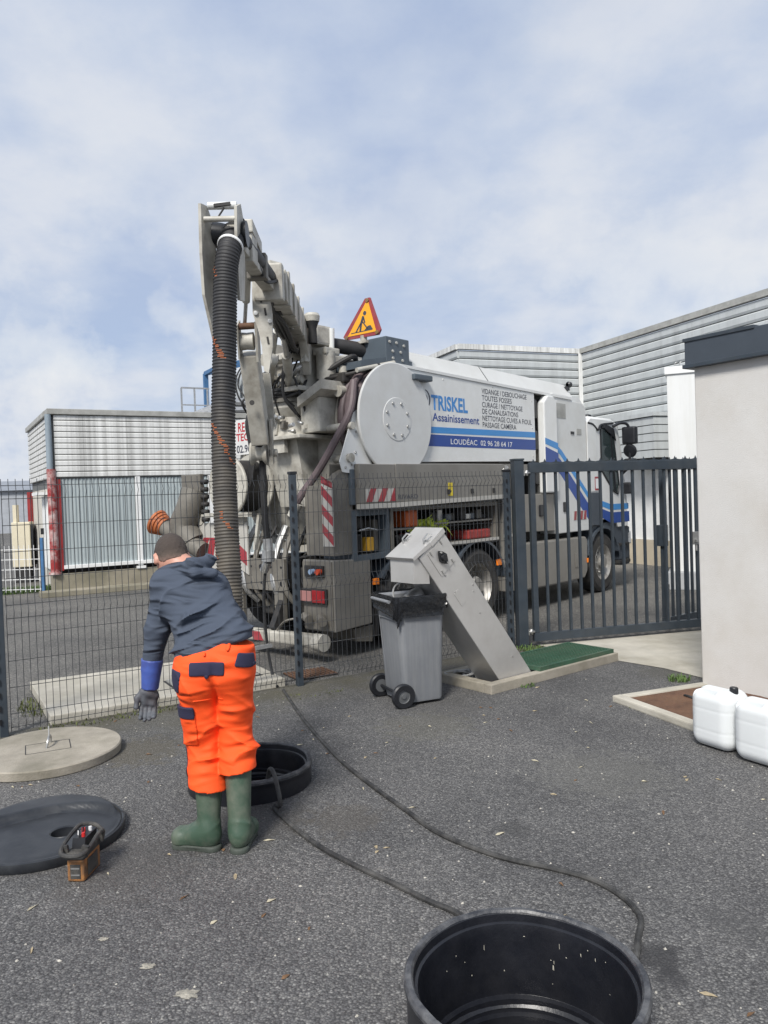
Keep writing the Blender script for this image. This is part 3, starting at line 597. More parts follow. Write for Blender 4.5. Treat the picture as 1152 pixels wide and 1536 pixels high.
# ---------------------------------------------------------------- rusty plate frame
PF=thing('chamber_frame','concrete framed chamber cover with a rusty chequer plate by the hut','manhole cover',(1.765,6.13,0),R(-69))
b=B(); b.box((0,0,0),(1.15,.085,.055),.012); b.build('kerb',M_conc2,PF)
b=B(); b.box((0,.087,0),(.085,1.05,.054),.012); b.build('kerb',M_conc2,PF)
b=B(); b.box((1.065,.087,0),(1.15,1.05,.054),.012); b.build('kerb',M_conc2,PF)
b=B(); b.box((.09,.09,.0),(1.06,1.0,.042)); pl=b.build('chequer_plate',M_rust,PF)
b=B(); 
for i in range(24):
    for j in range(22):
        a=R(45 if (i+j)%2 else -45); c,s=math.cos(a)*.016,math.sin(a)*.016; x,y=.11+i*.04,.11+j*.04; d=Vector((-s,c,0))*.28
        p=Vector((x,y,.0421)); v=Vector((c,s,0)); b._add([p-v,p+d,p+v,p-d,p+Vector((0,0,.003))],[(0,1,4),(1,2,4),(2,3,4),(3,0,4)])
o=b.build('tread',M_rust,pl); o['kind']='stuff'
b=B(); b.tube([(.25,.5,.047),(.36,.5,.05)],.012,6); b.build('lifting_slot',M_dark,pl)
# ---------------------------------------------------------------- jerrycans
M_can=mat('white_hdpe',(.67,.695,.70),.42,0,.02,2,.02,30)
M_can.node_tree.nodes['Principled BSDF'].inputs['Subsurface Weight'].default_value=.12
M_can.node_tree.nodes['Principled BSDF'].inputs['Subsurface Radius'].default_value=(.03,.03,.03)
def canf(P):
    x,y,z=P[...,0],P[...,1],P[...,2]
    d=rbox(P,(0,0,.19),(.155,.122,.19),.075)
    d=np.maximum(d,-(cap(P,(-.115,0,.385),(.0,0,.385),.001,.001)-.0) if False else d)
    # sloped top with a handle bridge
    dip=np.sqrt((np.abs(x+.03)/1.0)**2+((np.abs(y)-.062)/.9)**2+((z-.385)/1.2)**2)
    top=np.maximum(np.maximum(np.abs(x+.045)-.075, np.abs(np.abs(y)-.062)-.03), np.abs(z-.37)-.055)
    d=-smin(-d,top,.03)
    for zc in (.12,.255):
        d=d+.0013*np.exp(-((z-zc)/.008)**2)*(np.maximum(np.abs(x)-.15,np.abs(y)-.12)>-.03)
    # slight bulge of the faces
    d=d-.006*np.cos(np.clip(x/.15,-1,1)*1.57)*np.cos(np.clip((z-.185)/.185,-1,1)*1.57)
    return d
can0=None
for i,(loc,rz,lab) in enumerate((((2.135,4.985,.007),R(-62),'white plastic jerrycan with a black screw cap, nearer the gate'),((2.275,4.675,.007),R(-60),'white plastic jerrycan cut by the right edge of the photo'))):
    C=thing('jerrycan',lab,'jerrycan',loc,rz,'white jerrycans on the asphalt by the hut')
    if can0 is None: can0=nets(canf,(-.2,-.17,-.03),(.2,.17,.42),.006,'body',M_can,C)
    else: inst(can0,'body',C,(0,0,0))
    b=B(); b.lathe([(0,.036),(.022,.036),(.026,.03),(.027,.0),(.02,-.02)],(.105,0,.368),(0,0,1),20); cp=b.build('cap',M_black,C)
# ---------------------------------------------------------------- tank rings, lids
M_pe=mat('black_polyethylene',(.008,.009,.013),.36,0,.25,6,.08,90,dirt=(.05,.05,.055),damt=.22,dscale=7)
def ring(x,y,r,h,label,teeth):
    T=thing('tank_riser',label,'tank riser',(x,y,0),R(teeth))
    b=B(); n=64; ri=r*.875
    prof=[(r*.99,-.12),(r*.985,h*.6),(r*.99,h-.03),(r*1.005,h-.02),(r*1.0,h-.004),(r*.985,h),(r*.945,h+.001),(r*.925,h-.006),(r*.915,h-.03),(ri+.006,h-.034),(ri,h-.06),(ri-.004,-.02),(ri-.03,-.05)]
    b.lathe(prof,(0,0,0),(0,0,1),n)
    for v in b.bm.verts:       # hand-trimmed, slightly oval
        a=math.atan2(v.co.y,v.co.x); k=1+.006*math.sin(2*a+1)+.003*math.sin(5*a); v.co.x*=k; v.co.y*=k; v.co.z+=.003*math.sin(3*a)*(v.co.z>0)
    b.build('rim_wall',M_pe,T)
    b=B(); b.lathe([(r*1.004,h-.018),(r*1.006,h-.006),(r*.99,h+.004),(r*.945,h+.005),(r*.93,h-.002)],(0,0,0),(0,0,1),n)
    for v in b.bm.verts:
        a=math.atan2(v.co.y,v.co.x); k=1+.006*math.sin(2*a+1)+.003*math.sin(5*a); v.co.x*=k; v.co.y*=k; v.co.z+=.003*math.sin(3*a)+.0015*math.sin(17*a)
    b.build('rim_lip',mat('scuffed_lip',(.03,.032,.038),.42,0,.3,9,.25,60,dirt=(.22,.22,.22),damt=.6,dscale=11),T)
    for i,(z0,rr,th) in enumerate(((-.02,ri-.001,.02),(-.06,ri-.02,.03),(-.10,ri-.045,.035))):
        b=B(); b.lathe([(rr,z0),(rr-th,z0-.004),(rr-th,z0-.03),(rr,z0-.04)],(0,0,0),(0,0,1),48); b.build('inner_thread',M_pe,T)
    b=B(); b.lathe([(ri-.03,-.05),(ri-.06,-.5),(0,-.52)],(0,0,0),(0,0,1),40); b.build('shaft',M_pe,T)
    b=B(); b.lathe([(ri-.05,-.17),(0,-.17)],(0,0,0),(0,0,1),40); b.build('liquid',mat('murky_water',(.012,.012,.012),.04,0,.1,3,.05,8),T)
    return T
ring(*RING[0],'black plastic tank opening that the worker is standing over',20)
T2=ring(*RING[1],'large black plastic tank opening in the foreground',75)
b=B(); rng=random.Random(5)
for k in range(26):
    a=rng.uniform(.1,2.9)-R(75); z=rng.uniform(.0,.19); rr=.3175; hgt=rng.choice((.003,.004,.006,.012,.02)); wd_=rng.uniform(.0012,.0035)
    p=Vector((rr*math.cos(a),rr*math.sin(a),z)); t_=Vector((-math.sin(a),math.cos(a),0))*wd_; i_=Vector((-math.cos(a),-math.sin(a),0))*.0015
    b._add([p-t_,p+t_+Vector((0,0,hgt*.2)),p+t_*.6+Vector((0,0,hgt)),p-t_*.5+Vector((0,0,hgt*.9)),p+i_+Vector((0,0,hgt*.5))],[(0,1,4),(1,2,4),(2,3,4),(3,0,4)])
o=b.build('splash_marks',mat('pale_splash',(.42,.4,.34),.7),T2); o['kind']='stuff'
CL=thing('concrete_lid','round concrete cover with a wire lifting handle lying by the fence','manhole cover',(-2.36,5.25,.0),R(25))
b=B(); b.lathe([(0,.0),(.475,0),(.482,.006),(.485,.056),(.478,.064),(.2,.067),(0,.067)],(0,0,.004),(0,0,1),64); b.build('disc',M_conc,CL)
b=B(); 
for a,c in (((-.13,-.11),(-.13,.11)),((.15,-.11),(.15,.11)),((-.13,-.11),(.15,-.11)),((-.13,.11),(.15,.11))): b.beam((*a,.0705),(*c,.0705),.006,.003)
b.build('panel_groove',M_dark,CL)
b=B(); b.tube(spline([(.0,-.03,.066),(.01,-.02,.115),(.02,.03,.135),(.03,.09,.115),(.03,.10,.066)],5),.008,8); b.tube([(.02,.03,.135),(.02,.05,.20)],.005,6); b.build('handle',M_zinc,CL)
BL=thing('manhole_cover','black moulded plastic tank lid with a round hole, lying on the asphalt','manhole cover',(-1.815,3.95,0),R(0))
b=B(); n=72; rings=[]
hx,hy=.145,-.08
radii=[.062,.068]+[.074+(.392-.074)*k/30 for k in range(31)]+[.402,.405,.402,.395]; NR=len(radii)
for i,r in enumerate(radii):
    row=[]
    for k in range(n):
        a=k*2*math.pi/n; t=max(0,(r-.062)/(.405-.062)); cx,cy=hx*(1-t),hy*(1-t); x,y=cx+r*math.cos(a),cy+r*math.sin(a); R0=math.hypot(x,y)
        z=.085-.02*(R0/.4)**2
        # raised lens on the far side
        ridge=y-(.10+.10*math.sin((x+.12)*6.0)); l=1/(1+math.exp(-max(-5,min(5,ridge*150)))); z+=.05*l*(1 if R0<.35 else max(0,(.392-R0)/.042))
        z-=.012/(1+math.exp(-(R0-.372)*160)) if R0<.395 else 0
        z+=.010*math.exp(-((R0-.385)/.010)**2)
        if i==0: z=.080
        if i==1: z=.085
        if i>=NR-3: z=(.052,.02,.006)[i-NR+3]
        row.append(b.bm.verts.new((x,y,z)))
    rings.append(row)
hole=[b.bm.verts.new((hx+.058*math.cos(k*2*math.pi/n),hy+.058*math.sin(k*2*math.pi/n),.02)) for k in range(n)]
rings=[hole]+rings
for i in range(len(rings)-1):
    for k in range(n): b.bm.faces.new((rings[i][k],rings[i][(k+1)%n],rings[i+1][(k+1)%n],rings[i+1][k])).smooth=True
bm_=b; lidm=mat('lid_plastic',(.014,.016,.020),.36,0,.2,5,.04,70,dirt=(.08,.085,.09),damt=.35,dscale=5); BL.scale=(1,1,.8); b.build('shell',lidm,BL,auto=38)
b=B(); b.lathe([(.058,.02),(0,.015)],(hx,hy,0),(0,0,1),24); b.build('hole_floor',M_dark,BL)
# ---------------------------------------------------------------- remote control
RC=thing('remote_control','worn orange and black radio remote control standing beside the black lid','remote control',(-1.445,3.55,0),R(86))
M_or=mat('worn_orange_plastic',(.34,.15,.045),.6,0,.25,30,.2,120,dirt=(.05,.045,.04),damt=.9,dscale=14)
M_blk=mat('dusty_black',(.03,.03,.03),.6,0,.3,30,.2,120,dirt=(.16,.15,.13),damt=.5,dscale=14)
b=B(); b.prism([(-.085,-.04,.006),(.085,-.04,.006),(.085,.04,.006),(-.085,.04,.006)],(0,0,.10)); o=b.build('lower_case',M_or,RC); m_=o.modifiers.new('b','BEVEL'); m_.width=.008; m_.segments=2
b=B(); b.box((-.0875,-.024,.02),(-.084,.024,.085),.001); lf=b.build('battery_door',M_blk,RC)
for z in (.035,.065): b=B(); b.box((-.0895,-.02,z),(-.0876,.02,z+.006)); b.build('door_rib',M_zinc,lf)
b=B(); b.prism([(-.09,-.044,.106),(.09,-.044,.106),(.10,.044,.106) ,(-.09,.044,.106)],(0,0,.035)); o=b.build('upper_case',M_blk,RC); m_=o.modifiers.new('b','BEVEL'); m_.width=.006; m_.segments=2
b=B(); b.box((-.05,-.0435,.02),(.05,-.0405,.095),.001); b.build('side_label',M_blk,RC)
b=B(); b.tube(spline([(.085,-.055,.17),(.02,-.06,.175),(-.07,-.06,.155),(-.12,-.045,.145),(-.135,0,.145),(-.12,.045,.15),(-.07,.06,.165),(.02,.06,.185),(.10,.055,.19),(.115,0,.185),(.085,-.055,.17)],5),.010,8,False); rg=b.build('guard_rail',M_blk,RC)
for x,y in ((.085,-.052),(-.08,-.05),(.09,.05),(-.08,.05)): b=B(); b.beam((x,y*.8,.12),(x,y,.17),.016,.03); b.build('guard_bracket',M_blk,rg)
b=B(); b.prism([(-.05,-.03,.141),(.07,-.03,.141),(.07,.03,.141),(-.05,.03,.141)],(.01,0,.045)); b.build('key_panel',M_black,RC)
for x,y,c in ((-.02,-.012,(.5,.02,.02)),(.03,.01,(.5,.02,.02)),(.045,-.015,(.6,.6,.6)),(.0,.016,(.6,.6,.6))):
    b=B(); b.lathe([(0,.022),(.008,.02),(.009,0)],(x,y,.184),(0,0,1),10); b.build('button',mat('btn%.1f'%c[1],c,.4),RC)
for x in (-.035,.0): b=B(); b.cyl((x,.0,.18),(x+.006,.0,.215),.004,8); b.lathe([(0,.008),(.007,.004),(0,-.004)],(x+.006,0,.215),(0,0,1),8); b.build('joystick',M_black,RC)
# ---------------------------------------------------------------- black hose on the ground
def G3(u,v,z=.014): return gr(u,v,z)
P=[G3(425,1035),G3(450,1072),G3(480,1108),G3(516,1145),G3(560,1180),G3(610,1216),G3(650,1245),G3(700,1268),G3(760,1288),G3(830,1303),G3(890,1320),G3(935,1346),G3(960,1375),G3(958,1402)]
P+=[Vector((.80,2.66,.014)),Vector((.70,2.72,.014)),Vector((.55,2.78,.014)),Vector((.40,2.85,.014)),Vector((.27,2.96,.014))]
P+=[G3(690,1372),G3(640,1350),G3(590,1325),G3(530,1297),G3(480,1270),G3(440,1240),G3(412,1212)]
P+=[Vector((-.62,4.18,.05)),Vector((-.66,4.25,.19)),Vector((-.70,4.32,.17)),Vector((-.73,4.38,-.05)),Vector((-.75,4.42,-.3))]
b=B(); b.tube(spline(P,8),.0125,9); tag(b.build('jetting_hose',mat('scuffed_black_rubber',(.022,.022,.022),.55,0,.25,20,.1,200,dirt=(.16,.155,.145),damt=.55,dscale=9)),'thin black jetting hose looping over the asphalt between the two tank openings','hose')
# ---------------------------------------------------------------- slab with channel grates under the fence
SL=thing('concrete_slab','raised concrete slab with drain grates under the left fence panel','slab',(-2.66,6.01,0),R(30.5))
b=B(); b.box((0,0,0),(1.98,1.42,.078),.008); b.build('slab_body',M_conc2,SL)
for x,w_ in ((1.05,.30),(1.42,.45)):
    b=B(); b.box((x-.02,.24,.079),(x+w_-.01,.60,.081)); fr=b.build('grate_bed',M_dark,SL)
    b=B(); b.box((0,0,.0815),(w_-.04,.022,.094)); g0=b.build('grate_bar',M_cap,fr,loc=(x,.26,0))
    for k in range(1,8): inst(g0,'grate_bar',fr,(x,.26+k*.042,0))
DG=thing('drain_grate','small rusty drain grate set in the ground behind the fence post','grate',(-.86,7.20,0),R(31))
b=B(); b.box((0,0,.004),(.42,.34,.01)); b.build('bed',M_dark,DG)
b=B(); b.box((0,0,.011),(.02,.34,.022)); g0=b.build('grate_bar',M_rust,DG,loc=(0,0,0))
for k in range(1,11): inst(g0,'grate_bar',DG,(k*.04,0,0))
# channel / bracket by the worker
BR=thing('steel_bracket','small galvanised steel post and rail beside the slab behind the worker','bracket',(-1.52,6.60,.078),R(31))
b=B(); b.beam((0,-.02,0),(0,-.02,.30),.05,.05); b.build('post',M_zinc,BR)
b=B(); b.beam((0,-.02,.31),(.55,.0,.33),.05,.03); b.build('rail',M_zinc,BR)
b=B(); b.tube(spline([(.06,-.05,.32),(.03,-.07,.18),(.09,-.07,.08)]),.005,6); b.build('tie',M_whitep,BR)
# ---------------------------------------------------------------- vacuum truck (local x forward, y to its left, z up; y=0 is the side facing us)
TO=Vector((3.60,12.71,0)); TR=R(49)
TK=thing('vacuum_truck','white and blue vacuum tanker truck with folded suction boom parked behind the fence','truck',TO,TR)
RI=Matrix.Rotation(-TR,3,'Z')
def L_(p): return RI@(Vector(p)-TO)
M_tw=mat('truck_white',(.69,.70,.69),.32,0,.03,2,.01,50,dirt=(.48,.46,.41),damt=.35,dscale=2.2,coat=.3)
M_two=mat('truck_offwhite',(.47,.455,.405),.5,0,.10,4,.05,60,dirt=(.16,.14,.11),damt=.85,dscale=4.5)
M_tau=mat('taupe_panel',(.225,.215,.195),.42,.25,.10,3,.03,60,dirt=(.15,.135,.115),damt=.5,dscale=2.5)
M_taud=mat('dirty_taupe',(.165,.155,.135),.6,.1,.15,4,.06,50,dirt=(.085,.075,.062),damt=.7,dscale=3)
M_dk=mat('chassis_black',(.016,.016,.017),.65,0,.4,8,.12,40,dirt=(.07,.062,.05),damt=.5,dscale=5)
M_tyre=mat('tyre_rubber',(.02,.02,.021),.8,0,.25,10,.15,90,dirt=(.10,.092,.078),damt=.5,dscale=5)
M_rim=mat('wheel_steel',(.36,.35,.33),.5,.5,.2,9,.05,60,dirt=(.13,.115,.095),damt=.7,dscale=9)
M_lb=mat('light_blue',(.045,.24,.56),.35,0,.05,3); M_db=mat('dark_blue',(.016,.06,.27),.35,0,.06,3)
M_rs=mat('reflect_red',(.30,.03,.042),.45,0,.12,8,dirt=(.2,.15,.13),damt=.4,dscale=6); M_ws=mat('reflect_white',(.44,.43,.40),.5,0,.1,8,dirt=(.3,.28,.24),damt=.5,dscale=6)
M_txt=mat('lettering_dark',(.045,.05,.07),.5); M_tred=mat('lettering_red',(.42,.02,.03),.5); M_twh=mat('lettering_white',(.72,.73,.74),.5)
M_glass=mat('cab_glass',(.03,.045,.045),.06,0,.05,3,spec=.8,coat=.5); M_amb=mat('amber_lens',(.75,.20,.02),.25,0,.1,9); M_tail=mat('red_lens',(.30,.01,.015),.2,0,.2,12,coat=.5)
M_bg=mat('blue_grey_paint',(.075,.095,.115),.45,0,.12,4); M_hosep=mat('purple_grey_hose',(.12,.09,.095),.6,0,.15,10,.2,90,dirt=(.07,.055,.055),damt=.5,dscale=7)
M_orr=mat('orange_brown',(.42,.13,.045),.55,0,.25,9,.05,40); M_blkh=mat('black_hose',(.02,.02,.021),.6,0,.3,12,.15,80)
def tp(name,m,fn,par=TK,auto=None):
    b=B(); fn(b); return b.build(name,m,par,auto=auto)
def sidepoly(name,m,poly,y0,y1,par=TK,bev=0):
    o=tp(name,m,lambda b:b.prism([(x,y0,z) for x,z in poly],(0,y1-y0,0)),par)
    if bev: q=o.modifiers.new('b','BEVEL'); q.width=bev; q.segments=2; q.limit_method='ANGLE'
    return o
# wheels
def wheel(x,y,r=.495,w=.30,front=False):
    s=-1 if y<1.2 else 1
    W=tp('wheel',M_tyre,lambda b:b.lathe([(.30,-w/2),(r-.07,-w/2-.004),(r-.015,-w/2+.025),(r,-w/2+.06),(r,w/2-.06),(r-.015,w/2-.025),(r-.07,w/2+.004),(.30,w/2)],(x,y,r),(0,s,0),48,True))
    if front: prof=[(0,.17),(.085,.17),(.10,.15),(.10,.10),(.165,.085),(.19,.06),(.22,.06),(.27,.13),(.295,.15),(.305,.13),(.29,-.1),(0,-.1)]
    else: prof=[(0,.13),(.11,.13),(.13,.10),(.13,-.02),(.19,-.04),(.22,-.02),(.27,.10),(.295,.15),(.305,.13),(.29,-.12),(0,-.12)]
    tp('rim',M_rim,lambda b:b.lathe(prof,(x,y,r),(0,s,0),40),W)
    for k in range(10):
        a=k*math.pi/5; q=.168 if front else .16; h=.085 if front else -.03
        tp('wheel_nut',M_zinc,lambda b:b.lathe([(0,.03),(.013,.03),(.015,0)],(x+q*math.cos(a),y+s*h,r+q*math.sin(a)),(0,s,0),6),W)
for x,fr in ((0,True),(-3.64,False),(-5.02,False)):
    for y in (.17,2.33): wheel(x,y,front=fr)
    if not fr:
        for y in (.52,1.98): tp('inner_tyre',M_tyre,lambda b:b.lathe([(.30,-.15),(.44,-.15),(.495,-.10),(.495,.10),(.44,.15),(.30,.15)],(x,y,.495),(0,1,0),36,True))
    tp('axle',M_dk,lambda b:(b.cyl((x,.3,.49),(x,2.2,.49),.07),b.lathe([(0,-.2),(.16,-.12),(.2,0),(.16,.12),(0,.2)],(x,1.25,.49),(0,1,0),16)))
# chassis
tp('chassis_rail',M_dk,lambda b:b.box((-6.25,.78,.72),(.9,.90,1.02)))
tp('chassis_rail',M_dk,lambda b:b.box((-6.25,1.60,.72),(.9,1.72,1.02)))
for x in (-6.0,-4.3,-2.6,-1.0): tp('cross_member',M_dk,lambda b:b.box((x,.905,.74),(x+.12,1.595,.98)))
tp('engine_block',M_dk,lambda b:b.box((-.3,.7,.45),(1.0,1.8,1.15),.05))
# mudguards
def guard(cx,r0_,a0,a1,y0,y1,th=.035):
    def fn(b):
        n=18; P=[]
        for k in range(n+1):
            a=R(a0+(a1-a0)*k/n); P.append((cx+r0_*math.cos(a),.495+r0_*math.sin(a)))
        for k in range(n,-1,-1):
            a=R(a0+(a1-a0)*k/n); P.append((cx+(r0_+th)*math.cos(a),.495+(r0_+th)*math.sin(a)))
        for k in range(n):
            q=[P[k],P[k+1],P[2*n-k],P[2*n+1-k]]; b.prism([(x,y0,z) for x,z in q],(0,y1-y0,0))
    return tp('mudguard',M_anth2,fn)
guard(-3.64,.58,8,172,-.01,.66); guard(-5.02,.58,8,150,.0,.66,.034)
tp('mud_flap',M_dk,lambda b:b.box((-5.66,.03,.18),(-5.63,.62,.55)))
tp('mud_flap',M_taud,lambda b:b.prism([(-6.0,.05,.30),(-5.68,.05,.30),(-5.70,.05,.12),(-5.95,.05,.16)],(0,.5,0)))
# tank and hull
tp('tank',M_two,lambda b:b.lathe([(0,.30),(.35,.28),(.65,.20),(.88,.06),(.96,-.1),(.97,-.25),(.97,-4.9),(.8,-5.1),(0,-5.15)],(-5.62,1.25,2.10),(-1,0,0),56))
tp('tank_ring',M_two,lambda b:b.lathe([(.95,-.04),(1.03,-.04),(1.03,.05),(.95,.05)],(-5.60,1.25,2.10),(-1,0,0),56,True))
for k in range(14):
    a=R(180*k/13+0); y,z=1.25+1.0*math.cos(a),2.10+1.0*math.sin(a)
    tp('door_clamp',M_two,lambda b:b.box((-5.72,y-.035,z-.03),(-5.56,y+.035,z+.03),.006))
tp('lower_shell',M_taud,lambda b:[b.prism([(-6.18+.45*math.sin(R(max(0,a0-30)/60*60)),1.25-1.12*math.cos(R(a0)),2.05-1.05*math.sin(R(a0))),(-6.18+.45*math.sin(R(max(0,a0+9-30)/60*60)),1.25-1.12*math.cos(R(a0+9)),2.05-1.05*math.sin(R(a0+9))),(-5.5,1.25-1.12*math.cos(R(a0+9)),2.05-1.05*math.sin(R(a0+9))),(-5.5,1.25-1.12*math.cos(R(a0)),2.05-1.05*math.sin(R(a0)))],(0,.01,.012)) for a0 in range(0,72,9)],auto=40)
HS=sidepoly('hull_side',M_tw,[(-5.25,2.085),(-2.13,2.13),(-2.13,3.10),(-5.25,3.17)],0,.04)
tp('hull_side',M_tw,lambda b:b.box((-5.25,2.46,2.09),(-1.0,2.50,3.15)))
tp('hull_end',M_tw,lambda b:b.box((-5.24,.3,2.4),(-5.2,2.46,3.14)))
sidepoly('hull_shoulder',M_tw,[(-5.25,3.172),(-2.13,3.105),(-1.0,3.085),(-1.0,3.12),(-5.25,3.205)],-.012,.06)
tp('top_cover',mat('cover_grey_white',(.56,.565,.55),.45,0,.04,2,.02,40,dirt=(.42,.41,.37),damt=.4,dscale=2),lambda b:b.prism([(-5.15,.05,3.18),(-5.15,.22,3.43),(-5.15,2.28,3.43),(-5.15,2.45,3.18)],(4.35,0,-.07)))
tp('cover_seam',M_seam,lambda b:b.prism([(-3.2,.045,3.155),(-3.2,.217,3.401),(-3.2,.23,3.401),(-3.2,.06,3.15)],(.012,0,0)))
tp('rear_lamp',M_black,lambda b:(b.box((-.86,.12,3.26),(-.80,.2,3.32)),b.lathe([(0,.06),(.045,.05),(.05,0),(.03,-.02)],(-.78,.16,3.36),(1,-.3,0),14)))
tp('hull_grab',M_bg,lambda b:b.box((-4.98,-.10,3.03),(-4.64,.0,3.10),.015))
# lettering
def word(s,x0,x1,z0,z1,m,par,y=-.002,name='lettering',bold=0,axis='side'):
    c=bpy.data.curves.new(name,'FONT'); c.body=s; c.size=1; c.offset=bold; c.resolution_u=3; c.extrude=.0
    t=bpy.data.objects.new('tmp',c); COL.objects.link(t); dg=bpy.context.evaluated_depsgraph_get(); me=bpy.data.meshes.new_from_object(t.evaluated_get(dg)); bpy.data.objects.remove(t)
    xs=[v.co.x for v in me.vertices]; ys=[v.co.y for v in me.vertices]; lo,hi=min(xs),max(xs); b0,b1=min(ys),max(ys)
    for v in me.vertices:
        u=(v.co.x-lo)/(hi-lo); q=(v.co.y-b0)/(b1-b0); v.co=(x0+u*(x1-x0),y,z0+q*(z1-z0)) if axis=='side' else (y,x0+u*(x1-x0),z0+q*(z1-z0))
    me.name=name; me.materials.clear(); me.materials.append(m); o=bpy.data.objects.new(name,me); COL.objects.link(o); o.parent=par; return o
M_tlb=mat('lettering_light_blue',(.05,.23,.55),.4); M_tdb=mat('lettering_dark_blue',(.022,.06,.25),.4)
word('TRISKEL',-4.56,-3.80,2.715,2.90,M_tlb,HS,bold=.03)
word('Assainissement',-4.545,-3.55,2.585,2.685,M_tdb,HS,bold=.015)
for i,(s,xr) in enumerate((('VIDANGE / DEBOUCHAGE',-2.34),('TOUTES FOSSES',-2.74),('CURAGE / NETTOYAGE',-2.46),('DE CANALISATIONS',-2.58),('NETTOYAGE CUVES A FIOUL',-2.22),('PASSAGE CAMERA',-2.64))):
    z=2.995-.0875*i; word(s,-3.47,xr,z,z+.068,M_txt,HS,bold=.004)
sidepoly('blue_stripe',M_lb,[(-4.85,2.435),(-2.13,2.465),(-2.13,2.545),(-4.85,2.51)],-.0015,.0,HS)
sidepoly('blue_stripe',M_db,[(-4.85,2.28),(-2.13,2.29),(-2.13,2.435),(-4.85,2.42)],-.0015,.0,HS)
word('LOUDÉAC  02 96 28 64 17',-4.19,-2.76,2.315,2.40,M_twh,HS,y=-.003,bold=.008)
for r_,a0,a1,th in ((.115,-60,75,.022),(.06,-70,85,.026)):
    def fn(b):
        n=14
        for k in range(n):
            a,c=R(a0+(a1-a0)*k/n),R(a0+(a1-a0)*(k+1)/n); w0,w1=th*math.sin(math.pi*(k+.3)/(n+.6))**.5,th*math.sin(math.pi*(k+1.3)/(n+1.6))**.5
            b.prism([(-4.70+q*math.cos(t),-.002,2.835+q*math.sin(t)) for q,t in ((r_-w0/2,a),(r_+w0/2,a),(r_+w1/2,c),(r_-w1/2,c))],(0,.001,0))
    tp('logo_arc',M_txt,fn,HS)
for x in (-4.3,-3.2,-2.5,-4.8): tp('rivet',M_zinc,lambda b:b.lathe([(0,.004),(.01,.003),(.012,0)],(x,0,3.1),(0,-1,0),8),HS)
# grey cover flap and the open lockers under it
CV2=sidepoly('locker_flap',M_tau,[(-5.95,1.63),(-5.36,1.63),(-5.36,2.055),(-5.95,2.055)],-.075,.0,bev=.008)
CV3=sidepoly('locker_flap',M_tau,[(-5.35,1.63),(-3.13,1.655),(-3.13,2.075),(-5.35,2.06)],-.075,.0,bev=.008)
tp('flap_edge',M_ws,lambda b:b.prism([(-5.95,-0.0800,1.575),(-5.36,-0.0800,1.575),(-5.36,-0.0800,1.628),(-5.95,-0.0800,1.628)],(0,.06,0)),CV2)
tp('flap_edge',M_ws,lambda b:b.prism([(-5.35,-0.0800,1.575),(-3.12,-0.0800,1.62),(-3.12,-0.0800,1.672),(-5.35,-0.0800,1.628)],(0,.06,0)),CV3)
tp('marker_strip',M_ws,lambda b:b.box((-5.86,-0.0780,1.645),(-5.37,-0.0755,1.795)),CV2)
for i in range(3):
    x=-5.86+i*.195; tp('red_stripe',M_rs,lambda b:b.prism([(x,-0.0795,1.646),(x+.095,-0.0795,1.646),(min(-5.372,x+.175),-0.0795,1.794),(min(-5.372,x+.08),-0.0795,1.794)],(0,.001,0)),CV2)
word('RIVARD',-5.32,-4.97,1.665,1.715,M_txt,CV3,y=-0.0770)
tp('yellow_label',mat('yellow_label',(.72,.56,.03),.5),lambda b:b.box((-4.375,-0.0775,1.68),(-4.285,-0.0755,1.84)),CV3)
tp('label_arrow',M_txt,lambda b:(b.box((-4.335,-0.0785,1.74),(-4.325,-0.0778,1.82)),b.prism([(-4.35,-0.0785,1.745),(-4.31,-0.0785,1.745),(-4.33,-0.0785,1.71)],(0,.0007,0))),CV3)
tp('flap_hinge',M_zinc,lambda b:(b.cyl((-3.12,-.03,1.98),(-2.95,-.03,2.03),.02),b.box((-3.06,-.06,1.93),(-3.0,.0,2.06))),CV3)
tp('under_rail',M_tau,lambda b:b.box((-5.25,.01,2.0),(-2.13,.2,2.083)))
def locker(name,x0,x1,z0,z1,d,m,th=.03):
    return tp(name,m,lambda b:(b.box((x0,.0,z0),(x1,d,z0+th)),b.box((x0,.0,z1-th),(x1,d,z1)),b.box((x0,.001,z0+th),(x0+th,d,z1-th)),b.box((x1-th,.001,z0+th),(x1,d,z1-th)),b.box((x0+th,d-.02,z0+th),(x1-th,d,z1-th))))
K1=locker('side_locker',-6.0,-5.40,1.02,1.56,.45,M_bg,.06)
K2=locker('side_locker',-5.38,-3.18,1.06,1.58,.55,M_taud,.05)
tp('locker_shelf',M_tau,lambda b:b.box((-5.32,.04,1.31),(-4.7,.5,1.33)),K2); tp('locker_shelf',M_tau,lambda b:b.box((-4.5,.04,1.34),(-3.24,.5,1.36)),K2)
tp('locker_lip',M_ws,lambda b:b.box((-5.32,-.012,1.075),(-3.18,-.001,1.11)),K2)
for a,c,m in (((-5.9,.1,1.36),(-5.72,.3,1.48),M_dk),((-5.7,.06,1.1),(-5.6,.2,1.26),mat('amber_bottle',(.5,.28,.03),.4)),((-5.88,.1,1.1),(-5.76,.3,1.3),M_black),((-5.56,.1,1.1),(-5.48,.3,1.45),M_taud)):
    tp('stored_part',m,lambda b:b.box(a,c,.015),K1)
tp('stored_part',M_zinc,lambda b:(b.tube([(-5.85,.05,1.34),(-5.7,.05,1.36),(-5.55,.05,1.33)],.012,8)),K1)
tp('orange_case',mat('orange_case',(.50,.10,.02),.5,0,.15,8),lambda b:(b.box((-5.05,.05,1.335),(-4.83,.35,1.53),.02),b.box((-5.0,.04,1.50),(-4.9,.06,1.53))),K2)
